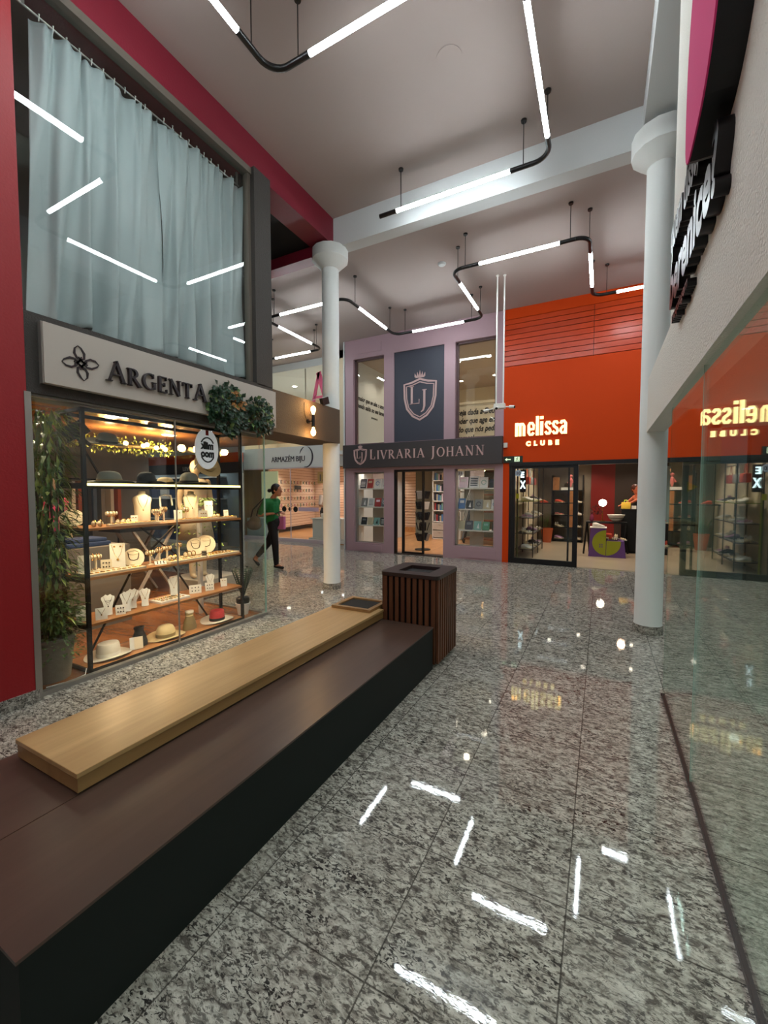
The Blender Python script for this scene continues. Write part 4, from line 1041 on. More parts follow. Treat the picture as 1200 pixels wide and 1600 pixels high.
single('folded_jeans', MB().box(-5.3, -4.95, 2.30, 2.75, .90, .95, bev=.015).box(-5.28, -4.97, 2.34, 2.72, .95, .99, bev=.015), M['denim'], 'blue folded denim lying on the grey block behind the middle shelf', 'clothes')
single('display_block', box(-5.35, -4.85, 2.2, 2.9, .012, .90), M['box_grey'], 'tall warm grey display block behind the left half of the shelf', 'display block')
single('display_block', box(-5.6, -4.9, 3.9, 4.6, .011, .26, bev=.01), M['sign_beige'], 'low beige plinth with mannequin feet behind the right half of the shelf', 'display block')
def mannequin(x, y, z, label, top, skirt, rot=0):
    t = thing('mannequin', label, 'mannequin', (x, y, z), rot); k = lambda *p: Vector((x, y, z)) + Matrix.Rotation(rot, 3, 'Z') @ Vector(p)
    mb = MB()
    limb(mb, [k(0, .09, .04), k(0, .09, .48), k(0, .085, .88)], [.045, .055, .085]); limb(mb, [k(.12, -.09, .04), k(.05, -.09, .48), k(0, -.085, .88)], [.045, .055, .085])
    for s in (-1, 1): mb.ball(k(.05 + (.12 if s < 0 else 0), .09 * s, .03), .05, (1.9, .8, .6), Matrix.Rotation(rot, 3, 'Z'))
    mb.ball(k(0, 0, .92), .15, (.75, 1.05, .8), Matrix.Rotation(rot, 3, 'Z')); mb.ball(k(0, 0, 1.12), .12, (.75, 1, 1.3), Matrix.Rotation(rot, 3, 'Z')); mb.ball(k(0, 0, 1.32), .15, (.65, 1.1, .8), Matrix.Rotation(rot, 3, 'Z'))
    for s in (-1, 1): limb(mb, [k(0, .17 * s, 1.39), k(-.03, .22 * s, 1.12), k(.04, .2 * s, .88)], [.05, .04, .03])
    limb(mb, [k(0, 0, 1.4), k(0.01, 0, 1.50)], [.055, .045]); mb.ball(k(.02, 0, 1.60), .10, (.95, .8, 1.15), Matrix.Rotation(rot, 3, 'Z'))
    remeshed(mb, 'body', M['skin_mannequin'], t, .016, 3)
    mb = MB().lathe([(.16, 1.0), (.135, 1.12), (.155, 1.28), (.17, 1.38), (.10, 1.44)], (x, y, z), 20, .8, 1.1, rot=Matrix.Rotation(rot, 3, 'Z')); mb.build('top', top, t, smooth='all')
    mb = MB().lathe([(.24, .55), (.20, .8), (.15, 1.0)], (x, y, z), 20, .85, 1.05, rot=Matrix.Rotation(rot, 3, 'Z')); mb.build('skirt', skirt, t, smooth='all')
    return t
M['pink'] = mat('hot_pink_fabric', S(222, 70, 130), .7); M['ochre'] = mat('terracotta_fabric', S(190, 92, 44), .8); M['beige_cloth'] = mat('beige_cloth', S(200, 184, 160), .8); M['black_cloth'] = mat('black_cloth', S(20, 20, 24), .85)
mannequin(-6.1, 2.7, .012, 'mannequin in a pink top and black skirt behind the left of the shelf', M['pink'], M['black_cloth'], .4)
mannequin(-5.3, 4.15, .26, 'ivory mannequin in beige clothes on the low plinth', M['beige_cloth'], M['beige_cloth'], -.4)
# clothes rack at the back
t = thing('clothes_rack', 'clothes rack with hanging garments at the back of the jewellery shop', 'clothes rack', (-7.0, 3.0, .012))
MB().tube([(-7, 2.0, .012), (-7, 2.0, 1.7), (-7, 4.0, 1.7), (-7, 4.0, .012)], .015, 8).build('frame', M['black_metal'], t)
random.seed(9)
GC = [mat('garment_%s' % n, S(*c), .85) for n, c in (('grey', (120, 118, 116)), ('white', (210, 206, 200)), ('rust', (160, 80, 50)), ('black', (28, 28, 32)), ('blue', (70, 90, 120)))]
for k in range(18):
    y = 2.08 + k * .107; h = random.uniform(.55, .95)
    MB().obox((-7, y, 1.66 - h / 2), (.42, .05, h), Matrix.Rotation(random.uniform(-.12, .12), 3, 'Z')).build('garment', GC[k % 5], t)
t = thing('hanging_fern', 'bright green fern with drooping fronds behind the right post of the display shelf', 'plant', (-4.35, 3.45, .012))
MB().tube([(-4.35, 3.45, .012), (-4.35, 3.45, 1.3)], .03, 10).build('plant_stand', M['white'], t)
mb = MB(); random.seed(2)
for k in range(16):
    a = 2 * PI * k / 16; prev = Vector((-4.35, 3.45, 1.32))
    for j in range(9):
        q = (j + 1) / 9; p = Vector((-4.35 + .28 * q * math.cos(a), 3.45 + .28 * q * math.sin(a), 1.32 + .16 * math.sin(PI * q) - .22 * q * q * (1 + (k % 3))))
        for s in (-1, 1): mb.leaf(p, (math.cos(a + s), math.sin(a + s), -.2), (0, 0, 1), .085 * (1.1 - .5 * q), .03, .2)
        prev = p
mb.build('fronds', mat('bright_fern_green', S(120, 150, 40), .45, var=.25), t)
# sign and clothing of the jeans shop behind
t = thing('shop_sign', 'small white LEVIS lettering on the dark band of the shop behind', 'sign', (-9.1, 6.95, 2.25))
text_mb("LEVI'S", .14, FY(-9.35, 6.97, 2.03), .01, .003).build('lettering', M['white'], t)
for k in range(3): downlight(-9.4 - 1.4 * k, 7.6, 2.6, 'downlight in the jeans shop, ' + ORD[k] + ' from the right', 40, (1, .95, .88), 'downlights of the jeans shop', .07, cool=True)
t = thing('clothes_rack', 'white wall rack full of folded jeans in the shop behind the jewellery shop', 'clothes rack', (-11, 8.0, .012))
MB().box(-13.2, -9.2, 7.95, 8.2, .012, .1).box(-13.2, -9.2, 7.95, 8.2, .7, .73).box(-13.2, -9.2, 7.95, 8.2, 1.3, 1.33).box(-13.2, -9.2, 7.95, 8.2, 1.9, 1.93).build('shelf_frame', M['white'], t)
for z in (.1, .73, 1.33):
    for k in range(9): MB().box(-13.0 + k * .42, -12.7 + k * .42, 7.97, 8.15, z, z + .25).build('jeans_stack', GC[(k + int(z * 10)) % 5] if k % 2 else M['denim'], t)

# ================================================================ COSTUME JEWELLERY SHOP
t = thing('shop_sign', 'black lettering ARMAZÉM BIJU with an open ring on the white fascia', 'sign', (-8.2, AY, 2.5))
M['purple_letter'] = mat('dark_purple_letter', S(38, 26, 44), .5)
text_mb('ARMAZÉM BIJU', .225, FY(-9.05, AY - .002, 2.42), .012, .0, .86).build('lettering', M['purple_letter'], t); mb = MB()
mb.stroke(arc(-7.72 + 8.0, .02, .24, .30, 75, -105, 22), [.012 + .035 * math.sin(PI * k / 22) for k in range(23)], FY(-8.0, AY - .002, 2.52), 0, .012)
mb.stroke(arc(-7.72 + 8.0, .02, .24, .30, 105, 160, 8), [.004 + .02 * math.sin(PI * k / 8) for k in range(9)], FY(-8.0, AY - .002, 2.52), 0, .012)
mb.build('ring_emblem', M['purple_letter'], t)
# big pink letter on the upstairs glass
t = thing('window_letter', 'large pink letter A standing in the upstairs glass at the far left', 'sign', (-7.2, AY, 3.9))
f = FY(-7.45, AY - .03, 3.85)
MB().stroke([(0, 0), (.26, 1.05)], .09, f, 0, .04).stroke([(.24, 1.05), (.58, 0)], .15, f, 0, .04).stroke([(.1, .36), (.46, .36)], .06, f, 0, .04).build('letter', mat('pink_letter', S(214, 96, 130), .5), t)
MB().stroke(arc(.15, .1, .3, .2, 20, 200, 16), .012, f, .041, .045).build('flourish', M['white'], t)
# slatted wall with trinkets
SA = Vector((-10.15, 10.9, 0)); SB = Vector((-10.75, 14.38, 0)); sd = (SB - SA).normalized(); snn = Vector((sd.y, -sd.x, 0))
mbw = MB(); mbw.box(0, (SB - SA).length, 0, .05, .20, 2.5)
ang = math.atan2(sd.y, sd.x)
mbw.bm.transform(Matrix.Translation(SA) @ Matrix.Rotation(ang, 4, 'Z'))
mbw.build('wall_far', M['slatwall'])['kind'] = 'structure'
mb = MB()
for k in range(22): mb.box(0.0, (SB - SA).length, -.004, .0, .24 + k * .105, .252 + k * .105)
mb.bm.transform(Matrix.Translation(SA) @ Matrix.Rotation(ang, 4, 'Z')); mb.build('wall_far', mat('slat_groove', S(150, 104, 84), .6))['kind'] = 'structure'
struct('wall_far', box(-11.9, -5.95, 14.2, 14.35, .2, 2.5), M['slatwall'])
mb = MB()
for k in range(22): mb.box(-11.9, -5.95, 14.19, 14.2, .24 + k * .105, .252 + k * .105)
struct('wall_far', mb, mat('slat_groove_far', S(150, 104, 84), .6))
struct('baseboard_far', box(-11.9, -5.95, 14.1, 14.35, 0.02, .2), M['beige_wood_floor'])
random.seed(12)
TM = [mat('trinket_' + n, S(*c), .35, .4) for n, c in (('gold', (196, 150, 80)), ('rose', (190, 100, 100)), ('dark', (90, 60, 50)), ('green', (110, 130, 90)))]
rows = (1.92, 1.62, 1.32, 1.05)
cnt = 0
for ri, z in enumerate(rows):
    for k in range(14):
        q_ = SA + sd * (.25 + k * .235) + snn * .006; R_ = Matrix.Rotation(ang - PI, 3, 'Z')
        t = thing('hanging_trinket', 'tiny trinket card hanging in the %s row of the peach slat wall' % ORD[ri], 'trinket', (q_.x, q_.y, z - .15), 0, 'trinkets in the %s row of the slat wall' % ORD[ri])
        MB().obox(q_ + Vector((0, 0, z - .05)), (.11, .006, .15), R_).build('backing_card', M['card'], t)
        mb = MB(); mb.tube([q_ + snn * .012 + sd * (.035 * math.cos(a)) + Vector((0, 0, z - .05 + (.045 + .01 * (k % 3)) * math.sin(a))) for a in [2 * PI * q / 10 for q in range(11)]], .011, 5); mb.build('necklace', TM[(k * 3 + ri) % 4], t)
for k, x in enumerate((-9.9, -8.9, -7.9, -6.9)): downlight(x, 13.6, 2.55, 'downlight over the trinket wall, ' + ORD[k] + ' from the left', 75, (1, .90, .80), 'downlights over the trinket wall', .07, cool=True, angle=110)
for k, x in enumerate((-9.6, -8.2, -6.8)): downlight(x, 11.2, 2.55, 'downlight near the entrance of the trinket shop, ' + ORD[k] + ' from the left', 110, (1, .88, .74), 'downlights near the entrance of the trinket shop', .07)
for k, x in enumerate((-9.5, -7.4)): downlight(x, 11.5, 5.16, 'downlight in the room above the trinket shop, ' + ORD[k] + ' from the left', 240, (1, .92, .80), 'downlights above the trinket shop', .08, angle=150)
t = thing('price_sign', 'hanging gold sign reading 15,0 in the bright shop at the back left', 'sign', (-7.6, 10.9, 1.85))
MB().tube([(-8.0, 10.925, 2.15), (-8.0, 10.925, 2.55)], .004, 5).build('wire', M['aluminium'], t); MB().tube([(-7.55, 10.925, 2.15), (-7.55, 10.925, 2.55)], .004, 5).build('wire', M['aluminium'], t); MB().box(-8.12, -7.45, 10.92, 10.93, 1.78, 2.15).build('panel', mat('gold_panel', S(214, 186, 112), .5), t)
text_mb('15,0', .30, FY(-8.08, 10.915, 1.86), .006, .006).build('numerals', mat('grey_numeral', S(120, 110, 90), .4), t)
q_ = SA + sd * 1.9 + snn * .03; MB().obox((q_.x, q_.y, 1.68), (.5, .01, .15), Matrix.Rotation(ang, 3, 'Z')).build('plate', M['black_metal'], thing('notice', 'small dark notice on the peach slat wall', 'notice', (q_.x, q_.y, 1.6)))
single('wall_poster', box(-10.32, -9.6, 10.7, 10.74, .72, 2.2), mat('pale_yellow_green_panel', S(206, 212, 158), .5, emit=.25, ecol=(.8, .85, .5, 1)), 'pale yellow-green panel at the left end of the trinket shop', 'panel')
single('white_counter', box(-10.3, -9.4, 10.0, 10.5, .02, .66, bev=.01), mat('pale_aqua_counter', S(190, 208, 204), .4), 'pale low counter under the yellow-green panel', 'counter')
t = thing('counter', 'white counter on a stepped base beside the clerk', 'counter', (-7.3, 10.2, .02))
MB().box(-7.62, -6.6, 9.98, 10.5, .14, .70, bev=.008).build('body', M['white'], t)
MB().box(-7.66, -6.55, 9.94, 10.54, .70, .73).build('counter_top', M['white'], t)
MB().box(-7.85, -6.4, 9.93, 10.6, .02, .08).box(-7.74, -6.45, 9.95, 10.56, .08, .14).build('stepped_base', M['white'], t)
single('cup', MB().lathe([(.03, 0), (.05, .10), (.052, .12), (.03, .13)], (-7.42, 10.2, .73), 16), M['white'], 'small white pot on the counter beside the clerk', 'pot')
t = thing('glass_stickers', 'row of three round black stickers and a lilac band on the trinket shop glass', 'sticker', (-8.3, AY + .03, .9))
for x in (-8.60, -8.38, -8.16): MB().lathe([(.085 if x != -8.38 else .06, -.003), (.085 if x != -8.38 else .06, .003)], (x, AY + .035, .985), 24, rot=Matrix.Rotation(PI / 2, 3, 'X')).build('round_sticker', M['black_metal'] if x != -8.38 else M['sign_letter'], t)
MB().box(-8.05, -7.3, AY + .033, AY + .037, .93, 1.05).build('lilac_band', mat('lilac_film', S(196, 176, 200), .5), t)

# ---- people
def human(name, label, P, skin, hairm, cloth, base, voxel=.009):
    """P: joint dictionary in world space; one remeshed body, clothes and hair as children"""
    t = thing(name, label, 'person', base); mb = MB()
    hd = P['head']; fw = P['face']; sdv = fw.cross(Vector((0, 0, 1))).normalized(); R3 = Matrix((fw, -sdv, Vector((0, 0, 1)))).transposed()
    H = P['s']
    # head: skull, jaw, nose, ears, lips, brow
    mb.ball(hd + Vector((0, 0, .02 * H)), .098 * H, (1.0, .80, 1.05), R3, 16)
    mb.ball(hd + fw * .030 * H + Vector((0, 0, -.055 * H)), .066 * H, (1.0, .80, 1.0), R3, 14)
    mb.ball(hd + fw * .070 * H + Vector((0, 0, -.098 * H)), .024 * H, (1, 1.1, .9), R3)
    mb.tube([hd + fw * .090 * H + Vector((0, 0, .012 * H)), hd + fw * .118 * H + Vector((0, 0, -.036 * H))], [.009 * H, .016 * H], 8)
    mb.ball(hd + fw * .094 * H + Vector((0, 0, -.066 * H)), .014 * H, (.7, 1.6, .7), R3)
    for s in (-1, 1):
        mb.ball(hd + sdv * s * .080 * H + Vector((0, 0, -.01 * H)) - fw * .005, .022 * H, (.8, .5, 1.3), R3)
        mb.ball(hd + fw * .080 * H + sdv * s * .030 * H + Vector((0, 0, .022 * H)), .016 * H, (.8, 1.4, .6), R3)
    limb(mb, [P['neck'], hd - Vector((0, 0, .04 * H)) - fw * .012 * H], [.052 * H, .048 * H])
    limb(mb, [P['pelvis'], P['waist'], P['chest'], P['neck']], [.135 * H, .112 * H, .130 * H, .06 * H])
    for s in 'LR':
        limb(mb, [P['hip' + s], P['knee' + s], P['ankle' + s]], [.085 * H, .058 * H, .040 * H])
        limb(mb, [P['ankle' + s], P['toe' + s]], [.038 * H, .028 * H])
        limb(mb, [P['chest'] + (P['sh' + s] - P['chest']) * .5 + Vector((0, 0, .03)), P['sh' + s]], [.075 * H, .058 * H])
        limb(mb, [P['sh' + s], P['elbow' + s], P['wrist' + s]], [.052 * H, .038 * H, .026 * H])
        hdv = P['hand' + s]                                # direction the hand points
        w = P['wrist' + s]; up = Vector((0, 0, 1)); acr = hdv.cross(up).normalized() if abs(hdv.z) < .9 else sdv
        nn = hdv.cross(acr).normalized()
        limb(mb, [w, w + hdv * .04 * H], [.024 * H, .026 * H])
        for q in range(3): mb.tube([w + hdv * .02 + acr * (q - 1) * .018, w + hdv * .085 + acr * (q - 1) * .022], [.016, .013], 8)
        ln = (.068, .078, .072, .056)
        for q in range(4):
            b = w + hdv * .085 * H + acr * (q - 1.5) * .019; c = b + hdv * ln[q] * .5 + nn * .008; e = c + (hdv * .55 + nn * .83) * ln[q] * .5
            limb(mb, [b, c, e], [.010, .009, .0075], 8)
        b = w + hdv * .03 * H - acr * .028; limb(mb, [b, b + (hdv - acr * .9) * .030, b + (hdv * 1.4 - acr * .6) * .045], [.012, .010, .008], 8)
    remeshed(mb, 'body', skin, t, voxel, 2)
    cloth(t, P, H)
    # hair cap and bun
    mb = MB(); mb.ball(hd - fw * .018 * H + Vector((0, 0, .034 * H)), .106 * H, (1.0, .88, 1.0), R3, 16)
    mb.ball(hd - fw * .05 * H + Vector((0, 0, -.02 * H)), .075 * H, (.8, .95, 1.0), R3, 14)
    if P.get('bun'): mb.ball(P['bun'], .045 * H, (1, 1, .9), R3)
    remeshed(mb, 'hair', hairm, t, .010, 2)
    return t
V = Vector
wx, wy = -5.70, 6.25
fwd = V((.985, .17, 0)).normalized(); lft = V((-fwd.y, fwd.x, 0))
def W(f_, l_, z): return V((wx, wy, 0)) + fwd * f_ + lft * l_ + V((0, 0, z))
PW = dict(s=1.0, head=W(.06, 0, 1.535), face=fwd, neck=W(-.02, 0, 1.385), chest=W(-.06, 0, 1.22), waist=W(-.03, 0, 1.04), pelvis=W(-.01, 0, .92),
          hipR=W(.0, -.08, .86), kneeR=W(.06, -.08, .47), ankleR=W(.07, -.06, .075), toeR=W(.21, -.06, .03),
          hipL=W(-.02, .08, .86), kneeL=W(-.20, .07, .47), ankleL=W(-.50, .06, .155), toeL=W(-.42, .06, .035),
          shR=W(-.08, -.165, 1.31), elbowR=W(-.18, -.22, 1.06), wristR=W(.03, -.16, 1.085), handR=V((fwd * .97 + lft * .2)).normalized(),
          shL=W(-.04, .165, 1.31), elbowL=W(-.12, .22, 1.05), wristL=W(.06, .10, 1.10), handL=V((fwd * .9 - lft * .4)).normalized(),
          bun=W(-.105, 0, 1.53))
M['green_shirt'] = mat('green_tshirt', S(20, 112, 58), .8, bump=.2, bscale=30); M['trousers'] = mat('black_trousers', S(14, 14, 18), .8); M['shoe_black'] = mat('black_leather', S(22, 18, 18), .4)
def cl_woman(t, P, H):
    mb = MB()
    limb(mb, [P['waist'] - V((0, 0, .10)), P['waist'], P['chest'], P['neck'] - V((0, 0, .05))], [.150, .135, .150, .075])
    for s in 'RL':
        limb(mb, [P['chest'] + (P['sh' + s] - P['chest']) * .5 + V((0, 0, .03)), P['sh' + s]], [.09, .07])
        limb(mb, [P['sh' + s], P['sh' + s].lerp(P['elbow' + s], .85)], [.068, .058])
    remeshed(mb, 'green_tshirt', M['green_shirt'], t, .011, 2)
    mb = MB(); limb(mb, [P['pelvis'], P['waist'] - V((0, 0, .06))], [.145, .125])
    for s in 'RL': limb(mb, [P['hip' + s], P['knee' + s], P['knee' + s].lerp(P['ankle' + s], .93 if s == 'R' else .75)], [.098, .068, .052])
    remeshed(mb, 'black_trousers', M['trousers'], t, .011, 2)
    for s in 'RL':
        mb = MB(); a = P['ankle' + s]; q = P['toe' + s]; back = (a - q).normalized()
        limb(mb, [a + back * .03 - V((0, 0, .035)), a.lerp(q, .5) - V((0, 0, .012)), q + V((0, 0, 0))], [.036, .038, .030])
        remeshed(mb, 'shoe', M['shoe_black'], t, .009, 2)
human('person', 'person in a green T-shirt and black trousers walking past, looking at a phone', PW, M['skin'], M['hair'], cl_woman, (wx, wy, 0))
single('phone', MB().obox(PW['wristR'] + fwd * .17 + V((0, 0, .03)), (.15, .072, .009), Matrix((fwd, lft, V((0, 0, 1)))).transposed() @ Matrix.Rotation(-.35, 3, 'Y')), M['lamp_black'], 'dark phone in the hand of the person in green', 'phone')
pb = PW['wristL'] + fwd * .06 - lft * .08
t = thing('paper_bag', 'small pink paper bag hanging from the hand of the person in green', 'bag', (pb.x, pb.y, .77))
rz = Matrix((fwd, lft, V((0, 0, 1)))).transposed()
MB().obox(V((pb.x, pb.y, .90)), (.19, .08, .25), rz).build('bag_body', mat('pink_paper', S(206, 116, 164), .6), t)
MB().tube([V((pb.x, pb.y, 1.02)) - fwd * .05, V((pb.x, pb.y, 1.09)) - fwd * .03, V((pb.x, pb.y, 1.09)) + fwd * .03, V((pb.x, pb.y, 1.02)) + fwd * .05], .004, 6).build('handle', mat('pink_cord', S(190, 90, 140), .6), t)
hb = W(-.30, -.25, .90)
t = thing('handbag', 'slouchy grey handbag hanging behind the hip of the person in green', 'bag', (hb.x, hb.y, .76))
mb = MB(); mb.ball(hb - V((0, 0, .03)), .15, (1.15, .5, .72), rz, 16); mb.ball(hb + V((0, 0, .04)) + fwd * .03, .13, (1, .42, .85), rz, 14); mb.ball(hb + V((0, 0, -.02)) - fwd * .09, .09, (1, .6, .8), rz, 14); remeshed(mb, 'bag_body', mat('grey_leather', S(104, 100, 88), .6, bump=.4, bscale=24), t, .010, 2)
MB().tube([hb + V((0, 0, .10)) + fwd * .05, hb + V((0, 0, .28)) + fwd * .10, PW['shR'] + V((0, 0, .085)) - lft * .02 - fwd * .02, hb + V((0, 0, .26)) - fwd * .02, hb + V((0, 0, .09)) - fwd * .07], .012, 8).build('strap', M['black_cloth'], t)
# clerk behind the counter of the trinket shop
cx, cy = -7.85, 10.95; fw2 = V((.95, -.3, 0)).normalized(); lf2 = V((-fw2.y, fw2.x, 0))
def W2(f_, l_, z): return V((cx, cy, .02)) + fw2 * f_ + lf2 * l_ + V((0, 0, z))
PC = dict(s=.97, head=W2(.03, 0, 1.53), face=fw2, neck=W2(0, 0, 1.39), chest=W2(0, 0, 1.22), waist=W2(0, 0, 1.04), pelvis=W2(0, 0, .93), hipR=W2(0, -.09, .86), kneeR=W2(.02, -.09, .47), ankleR=W2(0, -.09, .07), toeR=W2(.14, -.09, .03),
          hipL=W2(0, .09, .86), kneeL=W2(.02, .09, .47), ankleL=W2(0, .09, .07), toeL=W2(.14, .09, .03), shR=W2(0, -.17, 1.33), elbowR=W2(.04, -.24, 1.06), wristR=W2(.24, -.2, 1.02), handR=fw2, shL=W2(0, .17, 1.33), elbowL=W2(.04, .24, 1.06), wristL=W2(.24, .2, 1.0), handL=fw2)
M['white_blouse'] = mat('white_blouse', S(226, 206, 196), .8)
def cl_clerk(t, P, H):
    mb = MB(); limb(mb, [P['waist'] - V((0, 0, .03)), P['chest'], P['neck'] - V((0, 0, .05))], [.135, .150, .075])
    for s in 'RL': limb(mb, [P['chest'] + V((0, 0, .05)), P['sh' + s], P['sh' + s].lerp(P['elbow' + s], .8)], [.09, .068, .055])
    remeshed(mb, 'white_blouse', M['white_blouse'], t, .012, 2)
    mb = MB(); limb(mb, [P['pelvis'], P['waist'] - V((0, 0, .04))], [.148, .128])
    for s in 'RL': limb(mb, [P['hip' + s], P['knee' + s], P['ankle' + s] + V((0, 0, .03))], [.10, .07, .055])
    remeshed(mb, 'black_trousers', M['trousers'], t, .012, 2)
human('person', 'person in a white blouse and black trousers standing beside the white counter', PC, M['skin'], mat('brown_hair', S(70, 40, 24), .5), cl_clerk, (cx, cy, .02), .012)

# ================================================================ BOOKSHOP
t = thing('shop_sign', 'dark sign board LIVRARIA JOHANN with shield emblem over the bookshop', 'sign', (-3.86, 8.95, 2.1))
MB().box(-5.845, -1.872, 8.93, 9.05, 2.105, 2.68).build('board', M['sign_dark'], t)
def shield(mb, cx, cz, w, h, fr, d, lw):
    def sh(k): 
        W_ = w * k / 2; T = h * k / 2
        return [(cx - W_, cz + T * .80), (cx - W_ * .5, cz + T * .86), (cx, cz + T), (cx + W_ * .5, cz + T * .86), (cx + W_, cz + T * .80), (cx + W_ * .97, cz + T * .1), (cx + W_ * .82, cz - T * .42), (cx + W_ * .45, cz - T * .80), (cx, cz - T), (cx - W_ * .45, cz - T * .80), (cx - W_ * .82, cz - T * .42), (cx - W_ * .97, cz + T * .1)]
    mb.stroke(sh(1), lw, fr, 0, d, True); mb.stroke(sh(.86), lw * .55, fr, 0, d, True)
    k = w / .8; c = cz + h / 2 + .04 * k
    mb.stroke([(cx - .11 * k, c), (cx + .11 * k, c)], .02 * k, fr, 0, d)
    for a, b in ((-.13, .10), (-.065, .125), (0, .16), (.065, .125), (.13, .10)):
        mb.prism([(cx + (a * .8 - .03) * k, c + .012 * k), (cx + (a * .8 + .03) * k, c + .012 * k), (cx + a * k, c + b * k)], fr, 0, d)
    for ch, ox, oz, hh in (('L', -.27 * k, -.10 * k, .42 * k), ('J', .02 * k, -.20 * k, .42 * k)):
        for pts, ww in serif_glyph(ch)[0]:
            mb.stroke([(cx + ox + a * hh * (1 if ch == 'L' else 1), cz + oz + b * hh * 1.0) for a, b in pts], [q * hh * .8 for q in ww] if isinstance(ww, list) else ww * hh * .8, fr, 0, d)
mb = MB(); f = FY(0, 8.93, 0)
shield(mb, -5.33, 2.385, .36, .40, f, .008, .022); mb.build('emblem', M['rose_letter'], t); mb = MB()
tmp = MB(); w0 = serif_text(tmp, 'LIVRARIA JOHANN', .24, FY(0, 0, 0), .01, .0, .88, (0, 9)); tmp.bm.free(); tmp = MB(); w1 = serif_text(tmp, 'LIVRARIA JOHANN', .24, FY(0, 0, 0), .01, .1, .88, (0, 9)); tmp.bm.free()
serif_text(mb, 'LIVRARIA JOHANN', .24, FY(-5.06, 8.93, 2.30), .012, .1 * (2.86 - w0) / (w1 - w0), .88, (0, 9))
mb.build('lettering', M['rose_letter'], t)
t = thing('wall_emblem', 'large rose shield emblem with crown and letters LJ on the navy panel', 'emblem', (-3.80, 9.05, 3.2))
mb = MB(); shield(mb, -3.80, 3.66, .80, .94, FY(0, FYY + .03, 0), .012, .045); mb.build('emblem_relief', M['rose_letter'], t)
# quotations upstairs
M['black_letter'] = mat('black_letters', S(26, 20, 18), .6)
t = thing('wall_quote', 'black script quotation on the slanting cream wall upstairs, left bookshop window', 'lettering', (-5.84, 10.3, 3.6))
mb = MB()
for k, s in enumerate(('A maior que se alsa o amor', 'sendo saída no seu lamen')): text_mb(s, .18, frame((-5.838, 9.52 + .12 * k, 3.97 - k * .20), (0, 1, 0), (1, 0, 0)), .004, .004, .85, .35, mb=mb)
text_mb('JOHANN SC', .07, frame((-5.838, 10.4, 3.58), (0, 1, 0), (1, 0, 0)), .004, 0, mb=mb)
mb.build('letters', M['black_letter'], t)
t = thing('quote_board', 'cream board with four lines of black script behind the right upstairs window', 'sign', (-2.8, 10.4, 2.6))
MB().box(-3.6, -1.96, 10.45, 10.5, 2.6, 3.72).build('board', M['warm_wall'], t)
MB().box(-3.6, -1.96, 10.42, 10.5, 3.72, 3.78).build('rail', M['warm_wall'], t)
mb = MB()
for k, s in enumerate(('seja dada a Deus', 'oder que age em', 'do que nós pedim', 'samos!')): text_mb(s, .20, FY(-3.33 + (0, -.02, .0, .02)[k], 10.447, 3.46 - k * .215), .004, .005, .74, .25, mb=mb)
mb.build('letters', M['black_letter'], t)
for k, (x, y) in enumerate(((-2.78, 9.7), (-2.65, 10.9), (-2.55, 11.6), (-4.0, 12.9), (-2.9, 12.7), (-3.5, 11.0), (-5.2, 10.4), (-5.6, 11.6))): downlight(x, y, 5.0, 'upstairs bookshop downlight, ' + ORD[k] + ' of eight', 42, (1, .84, .64), 'downlights upstairs in the bookshop', .06)
for k, (x, y) in enumerate(((-2.5, 9.6), (-5.2, 9.6), (-3.8, 10.6), (-3.4, 12.2), (-2.4, 11.0), (-5.0, 11.6))): downlight(x, y, 2.5, 'ground floor bookshop downlight, ' + ORD[k] + ' of six', 60, (1, .93, .84), 'downlights on the bookshop ground floor', .05, cool=k < 2)
# shelves and books in the two windows
BM = {n: mat('book_' + n, S(*c), .45) for n, c in dict(white=(226, 226, 228), cream=(214, 200, 170), pink=(226, 206, 220), blue=(90, 130, 180), navy=(48, 52, 72), grey=(120, 126, 132), green=(88, 150, 120), dark=(30, 42, 52), teal=(130, 176, 170), sand=(188, 176, 150), red=(170, 60, 60)).items()}
def book(x, y, z, w, h, c1, c2, label, pat=0):
    t = thing('book', label, 'book', (x, y, z), 0)
    tl = .25; up = V((0, math.sin(tl), math.cos(tl))); n = V((0, -math.cos(tl), math.sin(tl))); fr = Matrix((V((1, 0, 0)), up, n)).transposed().to_4x4(); fr.translation = (x, y, z)
    cv_ = MB().prism([(-w / 2, 0), (w / 2, 0), (w / 2, h), (-w / 2, h)], fr, 0, .022).build('cover', BM[c1], t)
    mb = MB()
    if pat == 0: mb.prism([(-w * .3, h * .55), (w * .3, h * .55), (w * .3, h * .8), (-w * .3, h * .8)], fr, .022, .0235)
    elif pat == 1:
        for k in range(5): mb.prism([(-w * .38, h * (.15 + .15 * k)), (w * .38, h * (.15 + .15 * k)), (w * .38, h * (.22 + .15 * k)), (-w * .38, h * (.22 + .15 * k))], fr, .022, .0235)
    elif pat == 2: mb.stroke(arc(0, h * .5, w * .28, w * .28, 0, 330, 14), w * .09, fr, .022, .0235)
    else: mb.prism([(-w * .1, h * .2), (w * .25, h * .15), (w * .12, h * .8)], fr, .022, .0235)
    mb.build('cover_print', BM[c2], cv_)
    MB().prism([(-w / 2 + .004, h), (w / 2 - .002, h), (w / 2 - .002, h + .001), (-w / 2 + .004, h + .001)], fr, .004, .018).build('pages', M['card'], t)
